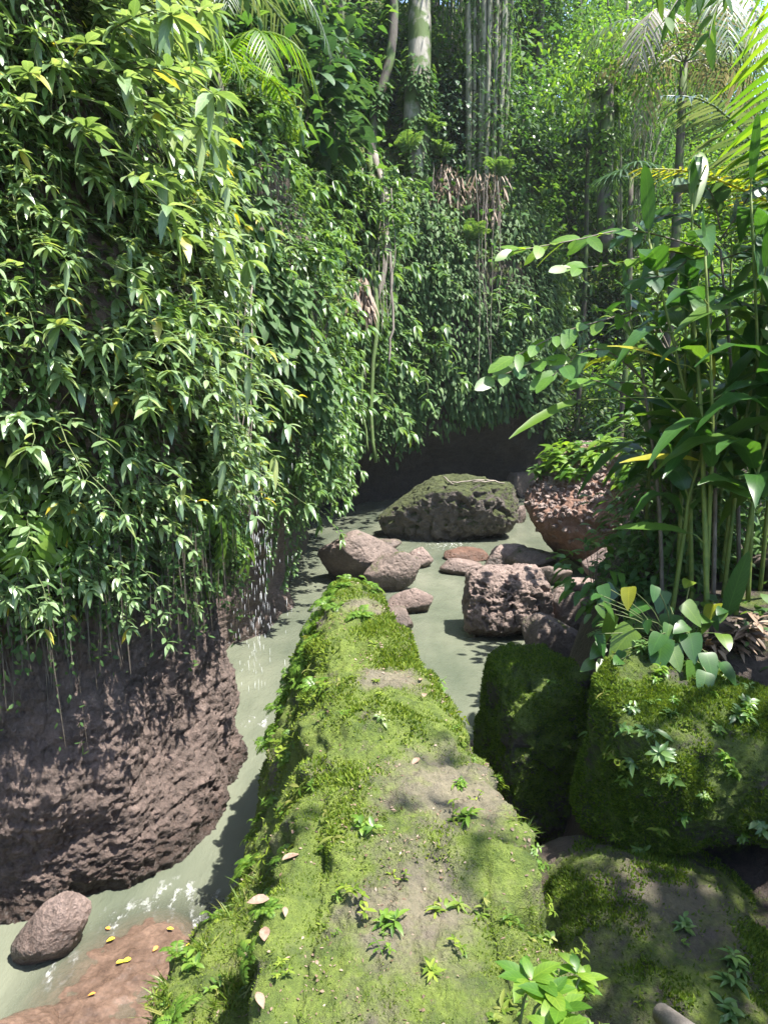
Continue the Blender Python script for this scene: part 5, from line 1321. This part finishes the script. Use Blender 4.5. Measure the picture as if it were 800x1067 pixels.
trunk_tree([at(300, 150, 17), at(296, 60, 17), at(290, -60, 17), at(288, -200, 17)], .08, 'bark', 'thin dark trunk above the bulge of the left cliff', seed=8)

# bamboo clump
def bamboo(base, seed, n, label, h=(9, 13), spread_=.75, fan_=.12, r=(.05, .085)):
    rg = np.random.default_rng(seed); root = empty('bamboo_clump', base); fo = MB()
    for k in range(n):
        b = np.append(rg.normal(size=2) * spread_ * .55, -.6); H_ = rg.uniform(*h); l = b[:2] * fan_ * H_ + rg.normal(size=2) * .25
        pts = curve([b, b + np.array([l[0] * .3, l[1] * .3, H_ * .5]), b + np.array([l[0], l[1], H_])], 22)
        rr = rg.uniform(*r) * np.linspace(1, .6, 22); rr = rr * (1 + .12 * (np.arange(22) % 2))
        m_ = MB(); tube(m_, pts, rr, 7); m_.obj('culm', M['bamboo'], root)
        m = 150; q = catmull(pts, rg.uniform(3, 21, m)) + rg.normal(size=(m, 3)) * .35
        LL = rg.uniform(.18, .34, m); diamonds(fo, q, nrm(rdir(rg, m) - UPV * .5), UPV, LL, LL * .2, .2, droop=.4)
    fo.obj('foliage', M['forest'], root); return tag(root, label, 'bamboo')
b = at(508, 205, 24.5); bamboo(b, 61, 34, 'dense clump of tall pale bamboo stems above the far cliff', h=(11, 15), spread_=.7, fan_=.05, r=(.05, .11))
b = at(655, 235, 30); bamboo(b, 62, 16, 'clump of leaning dark bamboo stems right of the lime tree', h=(6, 9), spread_=.9, fan_=.45, r=(.03, .05))
b = at(470, 205, 26.5); bamboo(b, 63, 12, 'thin group of bamboo stems between the pale trunk and the dense clump', h=(10, 14), spread_=.8, fan_=.03, r=(.03, .06))

# dead fern skirts and roots under the lip of the far cliff
def skirt(px, t, seed, label):
    rg = np.random.default_rng(seed); m_ = MB(); n = 160
    P = np.array([at(px[0] + rg.uniform(-1, 1) * px[2], px[1] + rg.uniform(-1, 1) * px[3], t + rg.uniform(-.3, .3)) for _ in range(n)])
    LL = rg.uniform(.3, .8, n); leaves(m_, P, nrm(np.array([0, -.5, -1.]) + rdir(rg, n) * .6), UPV, LL, LL * .1, .3, .2)
    return tag(m_.obj('dead_fern', M['dead']), label, 'fern')
skirt((455, 185, 24, 16), 23.2, 71, 'brown dead fern skirt hanging under the lip of the far cliff')
skirt((500, 200, 26, 22), 23.4, 72, 'dry brown roots and fronds below the bamboo clump')
skirt((370, 300, 14, 12), 16.2, 73, 'small brown dead tangle beside the mossy aerial root')
NF = [fern('bird_nest_fern', 870 + k, 14, (.6, 1.0), 'shrubmid', (45, 82), .35) for k in range(2)]
for k, (u, v, t, lab) in enumerate(((460, 165, 22.8, 'fern with upright green fronds on the lip of the far cliff'), (445, 140, 23, 'fern at the foot of the pale blotched trunk'), (520, 185, 22.8, 'fern at the foot of the dense bamboo clump'), (490, 250, 22.6, 'fern hanging alone on the shaded far cliff'), (425, 160, 22, 'fern on the cliff edge left of the pale blotched trunk'))):
    place(NF[k % 2], at(u, v, t), (.3, 0, k), 1., lab, 'fern')
drop_unused(NF)

# dark broad leaved climbers above the left cliff
BD = [round_bush('broadleaf_climber', 'teal', 880 + k, n=120, r=(.9, .8, .9), L=(.3, .5), wide=.6, prof=OVAL) for k in range(2)]
for k, (u, v, t, s, lab) in enumerate(((315, 85, 13.5, 1., 'climber with big dark blue green leaves above the bulge of the left cliff'), (345, 120, 14.5, 1., 'climber with big dark leaves left of the slim leaning tree'), (290, 55, 14, 1.1, 'highest climber with big dark leaves behind the pale palm'), (335, 60, 15.5, 1.1, 'climber with big dark leaves on the straight dark trunk'))):
    place(BD[k % 2], at(u, v, t) - UPV * .6, (0, 0, k), s, lab, 'climber')
drop_unused(BD)

# ---- the tree overhanging the right bank; its unseen crown is placed to shade the rocks below
ov = empty('overhanging_tree', (7.6, 5.0, 2.0)); tr = MB(); fo = MB(); rg = np.random.default_rng(99)
tp = curve([(0, 0, -1), (-.2, 0, 3), (-.6, .1, 6), (-1.5, .2, 9)], 12); tube(tr, tp, np.linspace(.28, .12, 12), 10)
C = []
for k in range(34):
    c = np.array([rg.uniform(4.1, 6.8), rg.uniform(.9, 2.9), rg.uniform(9.2, 11.4)] if k < 34 else [rg.uniform(4.6, 8.2), rg.uniform(4.2, 6.4), rg.uniform(9.2, 11.4)])
    C.append(c)
C = np.array(C) - np.array([7.6, 5, 2.])
for k in range(14):
    tgt = C[rg.integers(len(C))]; tube(tr, curve([tp[8], (tp[9] + tgt) / 2, tgt], 8), np.linspace(.08, .015, 8), 5)
for c in C:
    n = 34; q = c + rg.normal(size=(n, 3)) * np.array([.38, .38, .2]); LL = rg.uniform(.14, .26, n)
    diamonds(fo, q, nrm((q - c) * np.array([1, 1, .4]) + rdir(rg, n) * .4 - UPV * .1), UPV + rdir(rg, n) * .4, LL, LL * .48, .2, droop=.3)
b0 = np.array([7.6, 5, 2.])
hang = MB()
for (px, t0_, t1_) in (([(800, -60), (745, -30), (712, -8), (692, 22)], 6.2, 5.6), ([(800, -50), (760, -20), (745, 10), (738, 40)], 6.2, 5.7), ([(790, -60), (740, -40), (705, -25), (680, -5)], 6.3, 5.8)):
    pts = curve([at(u, v, t) for (u, v), t in zip(px, np.linspace(t0_, t1_, 4))], 12) - b0
    tube(tr, pts, np.linspace(.012, .004, 12), 5); tube(tr, curve([tp[10], (tp[10] + pts[0]) / 2 + UPV * .3, pts[0]], 8), .03, 5)
    n = 12; P = catmull(pts, np.linspace(3, 11, n)); LL = rg.uniform(.16, .26, n)
    leaves(fo, P, nrm(np.array([-.2, -.1, -.8]) + rdir(rg, n) * .6), rdir(rg, n), LL, LL * .36, .2, .2)
tr.obj('trunk', M['bark'], ov); fo.obj('crown', M['forest'], ov)
tag(ov, 'tall tree on the right bank with leafy twigs dangling into the top right corner, its unseen crown added for shade', 'tree')

# ---- humid air of the gorge
mb = MB(); (x0, y0, z0), (x1, y1, z1) = (-60, -12, -2), (60, 95, 40)
mb.add([(x0, y0, z0), (x1, y0, z0), (x1, y1, z0), (x0, y1, z0), (x0, y0, z1), (x1, y0, z1), (x1, y1, z1), (x0, y1, z1)],
       [[[3, 2, 1, 0], [4, 5, 6, 7], [0, 1, 5, 4], [1, 2, 6, 5], [2, 3, 7, 6], [3, 0, 4, 7]]])
m, nt, out = newmat('humid_air'); pv = N(nt, 'ShaderNodeVolumePrincipled'); pv.inputs['Color'].default_value = (.86, .94, .95, 1); pv.inputs['Density'].default_value = .0004
pv.inputs['Anisotropy'].default_value = .2
nt.links.new(pv.outputs[0], out.inputs['Volume'])
tag(mb.obj('haze', m, smooth=False), 'faint humid haze filling the gorge', 'haze', kind='stuff')
EXPOSURE = 1.8

# ------------------------------------------------------------------ camera, light, render
cam = bpy.data.cameras.new('camera'); co = bpy.data.objects.new('camera', cam); COL.objects.link(co)
co.location = (0, 0, H); co.rotation_euler = (rad(90) - PITCH, 0, 0)
cam.sensor_fit = 'VERTICAL'; cam.sensor_height = 24.0; cam.lens = F / 1067 * 24.0
cam.clip_start = .05; cam.clip_end = 600
scene.camera = co

SUN = Vector((.36, -.13, .925)).normalized()
sl = bpy.data.lights.new('sun', 'SUN'); sl.energy = 5.0; sl.angle = rad(.5); sl.color = (1, .955, .87)
so = bpy.data.objects.new('sun', sl); COL.objects.link(so)
so.rotation_euler = SUN.to_track_quat('Z', 'Y').to_euler()
w = bpy.data.worlds.new('World'); scene.world = w; w.use_nodes = True
nt = w.node_tree; bg = nt.nodes['Background']
sky = nt.nodes.new('ShaderNodeTexSky'); sky.sky_type = 'NISHITA'; sky.sun_disc = False
sky.sun_elevation = math.asin(SUN.z); sky.sun_rotation = math.atan2(SUN.x, SUN.y)
nt.links.new(sky.outputs[0], bg.inputs[0]); bg.inputs[1].default_value = .15
vs = scene.view_settings
vs.view_transform = 'Standard'; vs.look = 'None'; vs.exposure = EXPOSURE; vs.gamma = 1
scene.render.engine = 'CYCLES'
cy = scene.cycles
cy.use_denoising = True
try: cy.denoiser = 'OPENIMAGEDENOISE'
except Exception: pass
cy.max_bounces = 8; cy.diffuse_bounces = 6; cy.glossy_bounces = 3; cy.transmission_bounces = 5; cy.transparent_max_bounces = 8
cy.sample_clamp_indirect = 10
cy.caustics_reflective = False; cy.caustics_refractive = False
